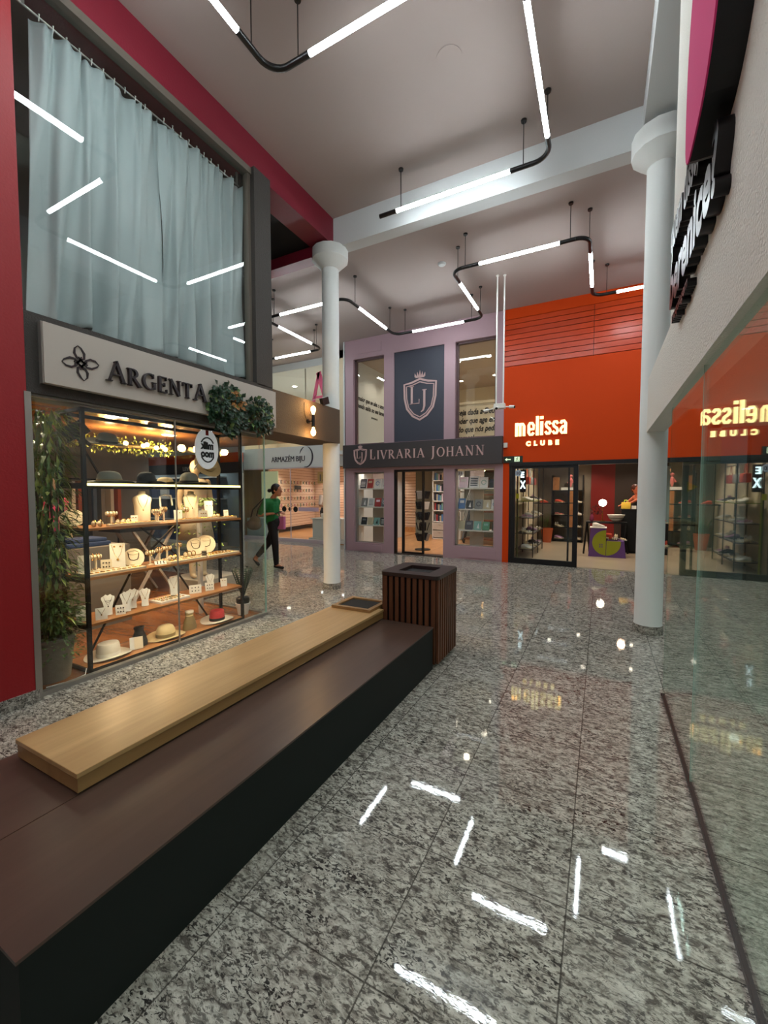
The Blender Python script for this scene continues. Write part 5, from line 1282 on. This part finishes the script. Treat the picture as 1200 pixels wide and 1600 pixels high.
def shelf_unit(x0, x1, label, zs):
    t = thing('window_shelf', label, 'shelf unit', ((x0 + x1) / 2, 9.4, .02))
    MB().box(x0, x0 + .03, 9.28, 9.55, .02, 2.0).box(x1 - .02, x1, 9.28, 9.55, .02, 2.0).build('side_panels', M['white'], t)
    for z in zs: MB().box(x0 + .03, x1 - .02, 9.28, 9.55, z - .03, z).build('shelf_board', M['white'], t)
    MB().box(x0 + .30, x0 + .62, 9.55, 9.57, .02, 2.0).build('back_panel', M['sign_beige'], t)
    return t
shelf_unit(-3.02, -2.0, 'white shelves of books in the right bookshop window', (1.60, 1.12, .64))
shelf_unit(-5.62, -4.72, 'white shelves of books in the left bookshop window', (1.60, 1.13, .66))
rb = ', right bookshop window'
for x, w, h, a, b, p, l in ((-2.82, .20, .25, 'pink', 'white', 0, 'pale pink'), (-2.57, .22, .27, 'white', 'navy', 1, 'white striped'), (-2.35, .18, .24, 'white', 'teal', 2, 'white ringed'), (-2.15, .15, .20, 'dark', 'navy', 0, 'small dark')): book(x, 9.33, 1.60, w, h, a, b, l + ' book on the top shelf' + rb, p)
for x, w, h, a, b, p, l in ((-2.85, .16, .24, 'blue', 'white', 0, 'blue'), (-2.67, .15, .19, 'dark', 'white', 3, 'black and white'), (-2.46, .17, .22, 'grey', 'navy', 2, 'grey'), (-2.27, .16, .21, 'sand', 'white', 3, 'sand and white'), (-2.10, .15, .22, 'white', 'blue', 2, 'white and blue')): book(x, 9.33, 1.12, w, h, a, b, l + ' book on the middle shelf' + rb, p)
for x, w, h, a, b, p, l in ((-2.86, .16, .21, 'cream', 'sand', 1, 'cream'), (-2.68, .17, .21, 'navy', 'grey', 0, 'navy'), (-2.48, .17, .20, 'teal', 'white', 3, 'teal and white'), (-2.29, .16, .19, 'green', 'teal', 0, 'green'), (-2.09, .12, .18, 'dark', 'grey', 0, 'small slate')): book(x, 9.33, .64, w, h, a, b, l + ' book on the bottom shelf' + rb, p)
lb = ', left bookshop window'
for x, a, b, p, l in ((-5.48, 'navy', 'white', 1, 'navy striped'), (-5.28, 'red', 'cream', 0, 'red'), (-5.06, 'white', 'blue', 2, 'white ringed'), (-4.87, 'white', 'teal', 3, 'plain white')): book(x, 9.33, 1.60, .17, .24, a, b, l + ' book on the top shelf' + lb, p)
for x, a, b, p, l in ((-5.45, 'grey', 'white', 3, 'grey and white'), (-5.25, 'white', 'grey', 1, 'white striped'), (-5.05, 'red', 'pink', 0, 'red'), (-4.86, 'grey', 'white', 2, 'grey ringed')): book(x, 9.33, 1.13, .17, .22, a, b, l + ' book on the middle shelf' + lb, p)
for x, a, b, p, l in ((-5.46, 'dark', 'grey', 0, 'dark'), (-5.28, 'cream', 'sand', 1, 'cream'), (-5.09, 'teal', 'dark', 3, 'teal'), (-4.89, 'dark', 'white', 1, 'dark striped')): book(x, 9.33, .66, .16, .19, a, b, l + ' book on the bottom shelf' + lb, p)
# interior bookcase and revolving stand seen through the entrance
t = thing('bookcase', 'tall white bookcase with drawers seen through the bookshop entrance', 'bookcase', (-3.9, 12.7, .02))
mb = MB()
for x in (-4.75, -4.3, -3.85): mb.box(x, x + .03, 12.4, 12.75, .02, 2.3)
for z in (.02, .55, .9, 1.2, 1.5, 1.85, 2.27): mb.box(-4.75, -3.82, 12.4, 12.75, z, z + .03)
mb.box(-4.75, -3.82, 12.74, 12.76, .02, 2.3); mb.build('case', M['white'], t)
for z in (.08, .32): dr = MB().box(-4.71, -4.31, 12.38, 12.4, z, z + .21).build('drawer_front', M['sign_beige'], t); MB().box(-4.56, -4.46, 12.365, 12.38, z + .15, z + .165).build('drawer_handle', M['aluminium'], dr)
kk = 0
for z in (.58, .93, 1.23, 1.53, 1.88):
    for x in (-4.69, -4.24):
        for q in range(6):
            kk += 1; nm = list(BM)[(kk * 5) % 11]; h = .17 + .02 * ((kk * 7) % 4)
            o = single('book', MB().box(x + q * .058, x + q * .058 + .045, 12.45, 12.6, z, z + h), BM[nm], 'spine-out book in the white bookcase beyond the entrance', 'book', 'spine-out books in the interior bookcase')
t = thing('revolving_stand', 'revolving stand of dark bags and cards behind the bookshop door', 'display stand', (-4.05, 9.9, .02))
MB().tube([(-4.05, 9.9, .04), (-4.05, 9.9, 1.6)], .015, 8).lathe([(.2, 0), (.2, .02)], (-4.05, 9.9, .02), 20).build('pole', M['black_metal'], t)
for k in range(5):
    for s in range(4):
        a = s * PI / 2 + k * .35; c = V((-4.05 + .14 * math.cos(a), 9.9 + .14 * math.sin(a), .35 + k * .27))
        MB().obox(c, (.02, .17, .20), Matrix.Rotation(a, 3, 'Z') @ Matrix.Rotation(.3, 3, 'Y')).build('pocket', GC[(k + s) % 5] if (k + s) % 3 == 0 else M['black_cloth'], t)
t = thing('staircase', 'dark open staircase with metal handrail beyond the bookshop entrance', 'staircase', (-3.1, 13.0, .02))
for k in range(9): MB().box(-3.5, -2.6, 11.6 + k * .22, 11.85 + k * .22, .15 + k * .25, .19 + k * .25).build('tread', M['bin_wood'], t)
MB().bar((-3.5, 11.6, .1), (-3.5, 13.6, 2.3), .05, .2).bar((-2.6, 11.6, .1), (-2.6, 13.6, 2.3), .05, .2).build('stringer', M['black_metal'], t)
for k in range(4): MB().tube([(-3.5, 11.6, .45 + .18 * k), (-3.5, 13.3, 2.3 + .05 * k)], .012, 6).build('rail', M['aluminium'], t)
t = thing('number_sticker', 'round pale sticker with number 11 on the right bookshop window', 'sticker', (-2.84, 9.165, 1.9))
MB().lathe([(.065, -.002), (.065, .002)], (-2.84, 9.165, 1.93), 24, rot=Matrix.Rotation(PI / 2, 3, 'X')).build('disc', mat('pale_sticker', S(186, 186, 190), .6), t)
text_mb('11', .085, FY(-2.84, 9.162, 1.90), .002, .003, align='CENTER').build('numeral', M['sign_dark'], t)

# ---- exit sign and small boxes
t = thing('exit_sign', 'small green emergency exit sign with an arrow and running figure', 'sign', (-1.62, 9.0, 2.1))
MB().box(-1.86, -1.47, 9.03, 9.05, 2.12, 2.255).build('plate', mat('exit_sign_dark_green', S(16, 44, 28), .5), t)
mb = MB(); f = FY(-1.86, 9.03, 2.12); mb.stroke([(.05, .067), (.15, .067)], .02, f, 0, .003); mb.prism([(.03, .067), (.075, .10), (.075, .034)], f, 0, .003)
mb.prism([(.225, .02), (.33, .02), (.33, .118), (.225, .118)], f, 0, .002).build('arrow_and_panel', mat('exit_glow', S(214, 232, 190), .5, emit=.6, ecol=(.8, 1, .7, 1)), t)
MB().stroke([(.25, .03), (.275, .06), (.285, .09)], .012, f, .002, .004).stroke([(.31, .03), (.285, .06)], .012, f, .002, .004).stroke([(.255, .08), (.285, .085), (.31, .07)], .009, f, .002, .004).prism(arc(.292, .104, .009, .009, 0, 330, 10), f, .002, .004).build('running_figure', mat('exit_green', S(20, 90, 46), .5), t)
single('junction_box', box(-1.86, -1.78, 9.0, 9.05, 2.44, 2.54, bev=.005), M['white'], 'small white junction box on the orange strip above the exit sign', 'junction box')

# ================================================================ SHOE SHOP
t = thing('shop_sign', 'lit yellow letters melissa CLUBE on the orange facade', 'sign', (-1.1, 9.05, 2.45))
mbk, mbf = MB(), MB()
def bold(mb, x0, z0, s, fr, d0, d1):
    w = .17
    def st(p, ww=w): mb.stroke([(x0 + (x + xo) * s, z0 + y * s) for x, y in p], ww * s, fr, d0, d1)
    def bowl(x): st([(x + .26, .5), (x + .26, .62), (x + .20, .72), (x + .10, .72), (x + .09, .58)])
    xo = 0
    st([(.09, 0), (.09, .80)]); st([(.09, .60), (.14, .73), (.24, .72), (.30, .6), (.30, 0)], .15); st([(.30, .60), (.35, .73), (.45, .72), (.52, .6), (.52, 0)], .15)
    xo = .70; st([(.09, .38), (.36, .38), (.36, .60), (.28, .74), (.16, .74), (.09, .62), (.09, .18), (.16, .06), (.28, .06), (.37, .18)], .15)
    xo = 1.18; st([(.09, 0), (.09, 1.12)])
    xo = 1.42; st([(.09, 0), (.09, .80)]); st([(.09, .93), (.09, 1.10)], .19)
    for q in (1.66, 2.06):
        xo = q; st([(.33, .60), (.26, .73), (.14, .73), (.08, .62), (.12, .48), (.28, .34), (.33, .20), (.26, .07), (.14, .07), (.06, .20)], .15)
    xo = 2.46; st([(.08, .60), (.14, .73), (.26, .73), (.34, .62), (.34, 0)], .16); st([(.34, .44), (.18, .42), (.09, .30), (.09, .16), (.16, .06), (.26, .08), (.34, .2)], .14)
f = FY(0, FYY, 0)
bold(mbk, -1.625, 2.655, .345, f, 0, .05); bold(mbf, -1.625, 2.655, .345, f, .05, .058)
text_mb('C  L  U  B  E', .122, FY(-1.40, FYY, 2.455), .045, .010, .98, mb=mbk); text_mb('C  L  U  B  E', .122, FY(-1.40, FYY - .045, 2.455), .008, .010, .98, mb=mbf)
mbk.build('letter_sides', mat('letter_side', S(190, 130, 60), .5, emit=.5, ecol=(1, .6, .2, 1)), t); mbf.build('lit_faces', M['letter_lit'], t)
t = thing('number_sticker', 'round pale sticker with number 10 on the sliding shoe shop door', 'sticker', (-1.56, 9.08, 1.87))
MB().lathe([(.068, -.002), (.068, .002)], (-1.56, 9.083, 1.90), 24, rot=Matrix.Rotation(PI / 2, 3, 'X')).build('disc', mat('pale_sticker_blue', S(176, 192, 208), .6), t)
text_mb('10', .09, FY(-1.56, 9.08, 1.868), .002, .003, align='CENTER').build('numeral', M['navy'], t)
t = thing('light_sign', 'glowing white vertical sign of stacked letters just inside the shoe shop door', 'sign', (-1.50, 9.4, 1.45))
MB().box(-1.58, -1.46, 9.42, 9.44, 1.50, 1.98).build('panel', M['black'], t); MB().tube([(-1.63, 9.45, .012), (-1.63, 9.45, 2.58)], .012, 8).build('pole', M['black_metal'], t); MB().box(-1.66, -1.60, 9.42, 9.435, 1.36, 1.47).build('yellow_notice', mat('yellow_tag', S(220, 220, 30), .5), t)
mb = MB(); mb2 = text_mb('E', .17, FY(-1.57, 9.415, 1.82), .01, .006, .9, mb=mb); text_mb('X', .24, FY(-1.57, 9.415, 1.58), .01, .006, .6, mb=mb); mb.build('lit_letters', mat('cool_lit_letter', S(220, 250, 255), .4, emit=3, ecol=(.8, .97, 1, 1)), t)
for k, (x, y) in enumerate(((-1.2, 10.2), (-.3, 10.6), (.7, 11.0), (-1.2, 12.2), (-.5, 13.0), (.8, 12.8))): downlight(x, y, 2.6, 'shoe shop downlight, ' + ORD[k] + ' of six', 62, (1, .86, .70), 'downlights in the shoe shop', .05)
# shoes
SHM = {n: mat('shoe_' + n, S(*c), .35) for n, c in dict(white=(226, 220, 208), cream=(220, 200, 160), pink=(222, 120, 116), coral=(214, 84, 60), dark=(46, 40, 44), grey=(150, 150, 150), lilac=(196, 150, 180), lime=(176, 196, 40)).items()}
def shoe_mesh(kind):
    def ring(x, w, z0, z1, n=10): return [(x, w * math.cos(2 * PI * k / n), (z0 + z1) / 2 + (z1 - z0) / 2 * math.sin(2 * PI * k / n)) for k in range(n)]
    s, u = MB(), MB()
    P_ = [(-.12, .022), (-.10, .032), (-.05, .030), (0, .030), (.06, .040), (.10, .038), (.125, .020)]
    h = .05 if kind == 'heel' else 0
    V_ = []
    for x, w in P_:
        zb = h * max(0, min(1, (.06 - x) / .16)); V_.append([s.bm.verts.new(q) for q in ((x, -w, zb), (x, w, zb), (x, w, zb + .018), (x, -w, zb + .018))])
    for A, B in zip(V_, V_[1:]):
        for k in range(4): s.bm.faces.new([A[k], A[(k + 1) % 4], B[(k + 1) % 4], B[k]])
    s.bm.faces.new(V_[0][::-1]); s.bm.faces.new(V_[-1])
    if kind == 'heel': s.tube([(-.10, 0, 0), (-.095, 0, h)], [.010, .020], 8)
    if kind == 'sneaker':
        R_ = [ring(-.115, .02, .015, .07), ring(-.10, .032, .015, .095), ring(-.03, .032, .015, .10), ring(.02, .033, .015, .075), ring(.07, .038, .015, .055), ring(.11, .030, .015, .042), ring(.125, .012, .018, .03)]
        vs = [[u.bm.verts.new(q) for q in r] for r in R_]
        for A, B in zip(vs, vs[1:]):
            for k in range(10): u.bm.faces.new([A[k], A[(k + 1) % 10], B[(k + 1) % 10], B[k]])
        u.bm.faces.new(vs[0][::-1]); u.bm.faces.new(vs[-1])
    else:
        for x, a, hh in ((.085, .038, .028), (.04, .036, .036), (-.085, .030, .075 if kind == 'heel' else .05)):
            z0 = h * max(0, min(1, (.06 - x) / .16)) + .012
            u.tube([(x, a * math.cos(q), z0 + hh * math.sin(q)) for q in [PI * k / 8 for k in range(9)]], .009, 6)
        u.tube([(-.085, .03, h + .05), (-.11, 0, h + .055), (-.085, -.03, h + .05)], .007, 6)
    return s, u
protos = {}
def shoe(x, y, z, rz, kind, c1, c2, label, group=None, pair=True):
    for s in ((-1, 1) if pair else (0,)):
        t = thing('sandal' if kind != 'sneaker' else 'sneaker', label if not pair else ('left ' if s < 0 else 'right ') + label, 'shoe', (0, 0, 0), 0)
        a, b = shoe_mesh(kind); a.build('sole', SHM[c2], t, local=True); b.build('upper', SHM[c1], t, smooth=True, local=True)
        d = .05 * s; t.location = (x - d * math.sin(rz), y + d * math.cos(rz), z); t.rotation_euler = (0, 0, rz)
# left glass rack
t = thing('glass_shoe_rack', 'metal rack of glass shelves with shoes along the left of the shoe shop', 'shelf unit', (-1.5, 10.6, .012))
for y in (9.9, 10.75, 11.6):
    for x in (-1.72, -1.36): MB().box(x - .01, x + .01, y - .01, y + .01, .012, 2.2).build('post', M['black_metal'], t)
mbs = {}
RZ = (.20, .56, .92, 1.30)
for z in RZ: MB().box(-1.74, -1.34, 9.85, 11.65, z - .015, z).build('shelf_board', mat('lime_glass_shelf', S(120, 140, 60), .2) if z == RZ[3] else M['bin_lid'], t)
MB().tube([(-1.55, 9.9, 2.05), (-1.55, 11.6, 2.05)], .012, 8).build('hanging_rail', M['aluminium'], t)
MB().box(-1.69, -1.66, 9.7, 9.73, .012, 1.4).build('lime_post', mat('lime_post', S(140, 160, 40), .4), t)
kinds = ['sneaker', 'heel', 'sandal']; cols = ['white', 'cream', 'white', 'dark', 'lilac', 'white']
for r_, z in enumerate(RZ):
    for k in range(5):
        y = 10.0 + k * .36; c = cols[(k + r_ * 2) % 6]
        shoe(-1.50, y, z, math.radians(-20 + 12 * (k % 3)), kinds[(k + r_) % 3], c, 'white' if c != 'white' else 'cream', '%s shoe, %s pair from the door, %s shelf up of the left rack' % (c, ORD[k], ORD[r_]))
for k, (y, c) in enumerate(((10.2, 'coral'), (10.7, 'grey'), (11.2, 'pink'))):
    t = thing('handbag', '%s handbag hanging on the rail above the left shoe rack' % ('orange', 'grey', 'pink')[k], 'bag', (-1.55, y, 1.68))
    MB().box(-1.62, -1.48, y - .11, y + .11, 1.68, 1.86, bev=.03).build('bag_body', SHM[c], t, smooth=True)
    MB().tube([(-1.55, y - .09, 1.85), (-1.55, y - .03, 2.04), (-1.55, y + .03, 2.04), (-1.55, y + .09, 1.85)], .007, 6).build('strap', SHM[c], t)
# back shelf unit
t = thing('shoe_shelf', 'black shelf unit of shoes against the back wall of the shoe shop', 'shelf unit', (-.9, 13.7, .012))
mb = MB()
for x in (-1.34, -.50): mb.box(x, x + .03, 13.5, 13.9, .012, 2.0)
for z in (.10, .46, .82, 1.19, 1.56): mb.box(-1.34, -.47, 13.48, 13.9, z - .03, z)
mb.build('case', M['black_metal'], t)
MB().box(-.86, -.72, 13.48, 13.5, .82, 1.16).box(-.86, -.72, 13.48, 13.5, 1.19, 1.53).box(-.86, -.72, 13.48, 13.5, .46, .79).build('wooden_infill', M['shelf_wood'], t)
for r_, (z, c) in enumerate(((.10, 'lilac'), (.46, 'white'), (.82, 'pink'), (1.19, 'coral'))):
    for k, x in enumerate((-1.12, -.60)): shoe(x, 13.62, z, -.5, kinds[(r_ + k) % 3], c if k == 0 else 'white', 'cream', '%s shoe, %s side of the %s board of the back shelf' % (c if k == 0 else 'white', ('left', 'right')[k], ORD[r_]))
single('cork_box', box(-1.33, -1.14, 13.55, 13.8, 1.56, 1.95), M['shelf_wood'], 'upright cork-coloured box on top of the back shoe shelf', 'box')
t = thing('doll_figure', 'pale pink doll-like figure on a white block atop the back shoe shelf', 'ornament', (-.82, 13.6, 1.56))
MB().box(-1.08, -.64, 13.52, 13.8, 1.56, 1.64).build('block', M['white'], t)
mb = MB(); limb(mb, [V((-.82, 13.62, 1.66)), V((-.82, 13.62, 1.85))], [.02, .06]); mb.ball((-.82, 13.62, 1.98), .05); limb(mb, [V((-.90, 13.62, 1.78)), V((-.82, 13.62, 1.90)), V((-.74, 13.62, 1.78))], [.02, .03, .02])
remeshed(mb, 'figure', SHM['pink'], t, .012, 2)
t = thing('potted_plant', 'snake plant in a terracotta pot between the shoe rack and back shelf', 'plant', (-1.42, 13.2, .012))
plant_pot(t, -1.42, 13.2, .012, .12, .17, .42, mat('terracotta', S(176, 84, 44), .7))
mb = MB()
for k in range(14): mb.leaf((-1.42 + random.uniform(-.07, .07), 13.2 + random.uniform(-.07, .07), .38), (random.uniform(-.35, .35), random.uniform(-.35, .35), 1), (1, 0, 0), random.uniform(.45, .75), .06, .1)
mb.build('leaves', M['leaf'], t)
single('wall_shelf', box(-1.78, -1.30, 13.1, 13.4, 1.16, 1.19), M['black_metal'], 'small black wall shelf with a coral shoe left of the back shelf', 'shelf')
shoe(-1.52, 13.25, 1.19, -.4, 'sneaker', 'coral', 'coral', 'coral shoe on the small black wall shelf', None, False)
# purple box with lime disc
t = thing('shoe_podium', 'stepped purple podium with a big lime disc print, standing in the shoe shop', 'podium', (.13, 10.9, .012))
f = Matrix.Translation((-.245, 10.74, .012)) @ Matrix.Rotation(PI / 2, 4, 'X')
M['purple'] = mat('purple_panel', S(108, 70, 140), .5); M['limeprint'] = mat('lime_print', S(158, 164, 26), .5)
tall = [(0, 0), (.36, 0), (.36, .66), (0.04, .66)]; low = [(.365, 0), (.76, 0), (.72, .38), (.365, .38)]
MB().prism(tall, f, -.36, 0).build('tall_block', M['purple'], t); MB().prism(low, f, -.36, 0).build('low_block', M['purple'], t)
cxp, czp, rp = .367, .33, .29
def clip(x0, x1, z0, z1):
    p = []
    for a in range(0, 360, 6):
        p.append((min(x1, max(x0, cxp + rp * math.cos(math.radians(a)))), min(z1, max(z0, czp + rp * math.sin(math.radians(a))))))
    q = [p[0]]
    for b in p[1:]:
        if (abs(b[0] - q[-1][0]) + abs(b[1] - q[-1][1])) > 1e-4: q.append(b)
    return q
MB().prism(clip(0, .357, 0, .655), f, 0, .003).prism(clip(.368, .76, 0, .375), f, 0, .003).build('lime_disc', M['limeprint'], t)
mb = MB()
for i in range(2):
    for j in range(2): mb.stroke(arc(.235 + i * .045, .235 + j * .05, .013, .016, 0, 330, 8), .009, f, .003, .005)
mb.build('printed_emblem', M['purple'], t)
MB().prism([(0.02, .66), (.37, .66), (.37, .675), (0.02, .675)], f, -.36, .01).build('white_top', M['white'], t)
shoe(-.05, 10.9, .69, .2, 'sneaker', 'white', 'white', 'white sneaker on the tall step of the purple podium')
shoe(.22, 10.9, .395, .3, 'sandal', 'cream', 'dark', 'cream sandal on the left of the low podium step'); shoe(.40, 10.95, .395, .3, 'heel', 'cream', 'white', 'cream heel on the right of the low podium step')
t = thing('side_table', 'black trestle table behind the purple podium', 'table', (.1, 11.3, .012))
MB().box(-.32, .55, 11.2, 11.6, .75, .79).build('table_top', M['black_metal'], t)
for x in (-.30, .53):
    for s in (-1, 1): MB().bar((x + .06 * s, 11.35 + .22 * s, .012), (x, 11.35 + .12 * s, .75), .03).build('leg', M['black_metal'], t)
single('red_cushion', box(.02, .25, 11.15, 11.4, .30, .52, bev=.03), SHM['coral'], 'red-orange cube under the black trestle table', 'cube')
t = thing('globe_lamp', 'glowing white globe lamp on a thin stem on the trestle table', 'lamp', (.03, 11.9, .79))
MB().lathe([(.06, 0), (.06, .02)], (.03, 11.45, .79), 20).tube([(.03, 11.45, .80), (.03, 11.45, 1.13)], .008, 8).build('stem', M['gold'], t)
MB().ball((.03, 11.45, 1.24), .085, n=24).build('globe', mat('globe_glow', S(255, 240, 210), .4, emit=16, ecol=(1, .88, .66, 1)), t, smooth=True)
t = thing('vase', 'small purple vase with dark dried leaves on the trestle table', 'vase', (-.2, 11.3, .79))
MB().lathe([(.03, 0), (.05, .06), (.035, .14), (.02, .17), (.026, .19)], (-.2, 11.3, .79), 16).build('vase_body', mat('plum_vase', S(120, 40, 70), .3), t, smooth=True)
mb = MB()
for k in range(26): mb.leaf((-.2 + random.uniform(-.02, .22), 11.3, .95 + random.uniform(0, .2)), (random.uniform(-1, 1), random.uniform(-.5, .5), random.uniform(-.2, 1)), (0, 1, 0), .07, .04, .2)
mb.build('dried_leaves', mat('dark_red_leaf', S(80, 30, 24), .6), t)
t = thing('striped_bowl', 'wide white striped bowl on the trestle table', 'bowl', (.25, 11.4, .79))
MB().lathe([(.05, 0), (.14, .07), (.19, .17), (.18, .17), (.13, .08), (.03, .02)], (.32, 11.4, .79), 28).build('bowl_body', M['card'], t, smooth=True)
MB().lathe([(.155, .085), (.165, .105)], (.32, 11.4, .79), 28).build('dark_stripe', M['box_grey'], t, smooth=True)
t = thing('cash_counter', 'tall black counter in the shoe shop beside the round column', 'counter', (.9, 11.9, .012))
MB().box(.44, 1.5, 11.7, 12.3, .06, 1.06).build('body', M['black_metal'], t); MB().box(.42, 1.52, 11.68, 12.32, 1.06, 1.09).build('counter_top', M['black'], t); MB().box(.46, 1.5, 11.74, 12.3, .012, .06).build('kick', M['black'], t)
t = thing('handbag', 'yellow-orange box bag with lime handle standing on the black counter', 'bag', (.44, 11.8, 1.09))
MB().box(.44, .64, 11.80, 11.92, 1.09, 1.25, bev=.02).build('bag_body', mat('bag_yellow', S(232, 190, 70), .4), t, smooth=True); MB().tube([(.50, 11.86, 1.24), (.51, 11.86, 1.30), (.57, 11.86, 1.30), (.58, 11.86, 1.24)], .012, 8).build('handle', SHM['lime'], t)
single('price_card', box(.66, .76, 11.85, 11.87, 1.09, 1.17), M['card'], 'white card on the black counter beside the yellow bag', 'card')
# person leaning over the counter
px_, py_ = .86, 12.5; f3 = V((-.9, -.4, 0)).normalized(); l3 = V((-f3.y, f3.x, 0))
def W3(a, b, z): return V((px_, py_, .012)) + f3 * a + l3 * b + V((0, 0, z))
PP = dict(s=.97, head=W3(.10, 0, 1.56), face=V((.6, -.8, 0)).normalized(), neck=W3(.05, 0, 1.42), chest=W3(.02, 0, 1.25), waist=W3(0, 0, 1.06), pelvis=W3(0, 0, .93), hipR=W3(0, -.09, .86), kneeR=W3(0, -.09, .47), ankleR=W3(0, -.09, .07), toeR=W3(.14, -.09, .03), hipL=W3(0, .09, .86), kneeL=W3(0, .09, .47), ankleL=W3(0, .09, .07), toeL=W3(.14, .09, .03),
          shR=W3(.03, -.17, 1.36), elbowR=W3(.16, -.24, 1.22), wristR=W3(.30, -.16, 1.15), handR=f3, shL=W3(.03, .17, 1.36), elbowL=W3(.18, .26, 1.30), wristL=W3(.33, .17, 1.20), handL=V((f3 * .8 + V((0, 0, -.6)))).normalized())
def cl3(t, P, H):
    mb = MB(); limb(mb, [P['pelvis'], P['waist'], P['chest'] - V((0, 0, .03))], [.15, .13, .14])
    for s in 'RL': limb(mb, [P['hip' + s], P['knee' + s], P['ankle' + s] + V((0, 0, .04))], [.10, .07, .055])
    remeshed(mb, 'black_jumpsuit', M['trousers'], t, .013, 2)
human('person', 'person with bare arms in black leaning over the shoe shop counter', PP, mat('warm_lit_skin', S(206, 110, 74), .5), mat('auburn_hair', S(90, 40, 20), .5), cl3, (px_, py_, .012), .012)
point('counter_glow', (.5, 11.5, 2.2), 12, (1, .62, .40), .08)
# display right of the column
t = thing('window_display', 'grey-green display backdrop with yellow pennants at the right end of the shoe shop', 'display', (1.3, 9.6, .012))
MB().box(1.05, 1.6, 9.6, 9.64, .9, 2.0).build('backdrop', mat('grey_green_backdrop', S(150, 166, 156), .6), t)
MB().prism([(0, 0), (.16, .1), (0, .2)], FY(1.42, 9.58, 1.5), 0, .01).prism([(0, 0), (-.1, .25), (0, .5)], FY(.98, 9.3, 1.0), 0, .01).build('yellow_pennants', mat('pennant_yellow', S(224, 206, 20), .5), t)
for k, z in enumerate((.42, .9)):
    MB().box(.8, 1.6, 9.45, 9.8, z - .03, z).build('display_board', M['black_metal'], t)
    for q, x in enumerate((.95, 1.2, 1.45)): shoe(x, 9.6, z, -.4, kinds[(q + k) % 3], ('white', 'coral', 'cream')[q], 'cream', '%s shoe on the %s board right of the round column' % (('white', 'coral', 'cream')[q], ('lower', 'upper')[k]))

# ================================================================ CAMERA MAST BELOW THE CEILING
t = thing('camera_mast', 'pair of thin white pipes hanging from the ceiling with a junction box', 'pipe', (-1.64, 7.58, 5.3))
for x, y in ((-1.70, 7.56), (-1.585, 7.60)):
    MB().tube([(x, y, 3.06), (x, y, 5.3)], .013, 10).build('pipe', M['white'], t, smooth=True)
    MB().lathe([(.03, -.015), (.03, 0)], (x, y, 5.3), 16).build('ceiling_flange', M['white'], t)
MB().box(-1.74, -1.545, 7.53, 7.63, 2.98, 3.07, bev=.01).build('junction_box', M['white'], t)
for (c, d, lab) in ((V((-1.66, 7.50, 2.985)), V((0, -.8, -.25)), 'white security camera facing us in the middle of the mast'), (V((-1.84, 7.56, 2.97)), V((-.9, -.4, -.2)), 'white security camera pointing left from the mast'), (V((-1.46, 7.58, 3.0)), V((.95, -.3, -.15)), 'white security camera pointing right from the mast')):
    d = d.normalized(); t = thing('security_camera', lab, 'camera', tuple(c))
    MB().tube([c - d * .01, c + d * .085], .027, 14).build('camera_body', M['white'], t, smooth=30)
    MB().tube([c + d * .085, c + d * .092], .022, 14).build('lens', M['black_metal'], t)
    b = V((-1.64, 7.58, 3.02)); MB().tube([c, c.lerp(b, .6)], .010, 8).build('arm', M['white'], t)
t = thing('ceiling_ring', 'faint round hatch in the near ceiling', 'ceiling hatch', (-1.35, 3.6, 5.55))
MB().lathe([(.12, -.006), (.12, 0)], (-1.35, 3.9, 5.55), 32).build('hatch_cover', M['ceiling'], t)
t = thing('smoke_detector', 'small round smoke detector on the far ceiling', 'smoke detector', (-2.5, 6.6, 5.3))
MB().lathe([(.05, -.03), (.065, -.015), (.07, 0)], (-2.44, 6.75, 5.3), 24).build('detector', M['white_paint'], t, smooth=30)

# ================================================================ RIGHT WALL: LETTERS AND DISC SIGN
t = thing('wall_sign', 'big glossy black raised letters in rows on the right hand stucco wall', 'sign', (.38, 2.6, 2.5))
M['gloss_black'] = mat('gloss_black', S(16, 12, 13), .28, spec=.3)
def fitted(s, y0, y1, z0, z1, depth, bold):
    mb = text_mb(s, 1.0, Matrix.Identity(4), depth, bold)
    xs = [v.co.x for v in mb.bm.verts]; ys = [v.co.y for v in mb.bm.verts]
    sx = abs(y0 - y1) / (max(xs) - min(xs)); sy = (z1 - z0) / (max(ys) - min(ys))
    mb.bm.transform(FXN(.40, y0, z0) @ Matrix.Diagonal((sx, sy, 1, 1)) @ Matrix.Translation((-min(xs), -min(ys), 0))); return mb
fitted('quem disse,', 3.20, 2.36, 2.90, 3.20, .05, .03).build('upper_row', M['gloss_black'], t)
fitted('berenice?', 3.18, 1.98, 2.62, 2.90, .05, .035).build('main_row', M['gloss_black'], t)
fitted('maquiagem', 3.15, 2.62, 2.52, 2.60, .04, .02).build('small_row', M['gloss_black'], t)
t = thing('balloon_sign', 'large pink balloon-shaped sign with thick black rim high on the right wall', 'sign', (.3, 1.6, 2.92))
bl = [(2.31, 2.905), (2.335, 3.15), (2.32, 3.45), (2.21, 3.70), (2.02, 3.78), (1.83, 3.70), (1.73, 3.50), (1.72, 3.26), (1.78, 3.08), (1.93, 2.95), (2.12, 2.91)]
f = FXN(.40, 0, 0)
def smooth_loop(p, it=2):
    for _ in range(it):
        q = []
        for a, b in zip(p, p[1:] + p[:1]): q += [(a[0] * .75 + b[0] * .25, a[1] * .75 + b[1] * .25), (a[0] * .25 + b[0] * .75, a[1] * .25 + b[1] * .75)]
        p = q
    return p
bl = smooth_loop([(-a, b) for a, b in bl])
MB().prism(bl, f, 0, .098).build('black_rim', M['black_metal'], t)
MB().prism(bl, f, .098, .104).build('pink_face', mat('pink_sign_face', S(214, 62, 124), .8, spec=.1), t)
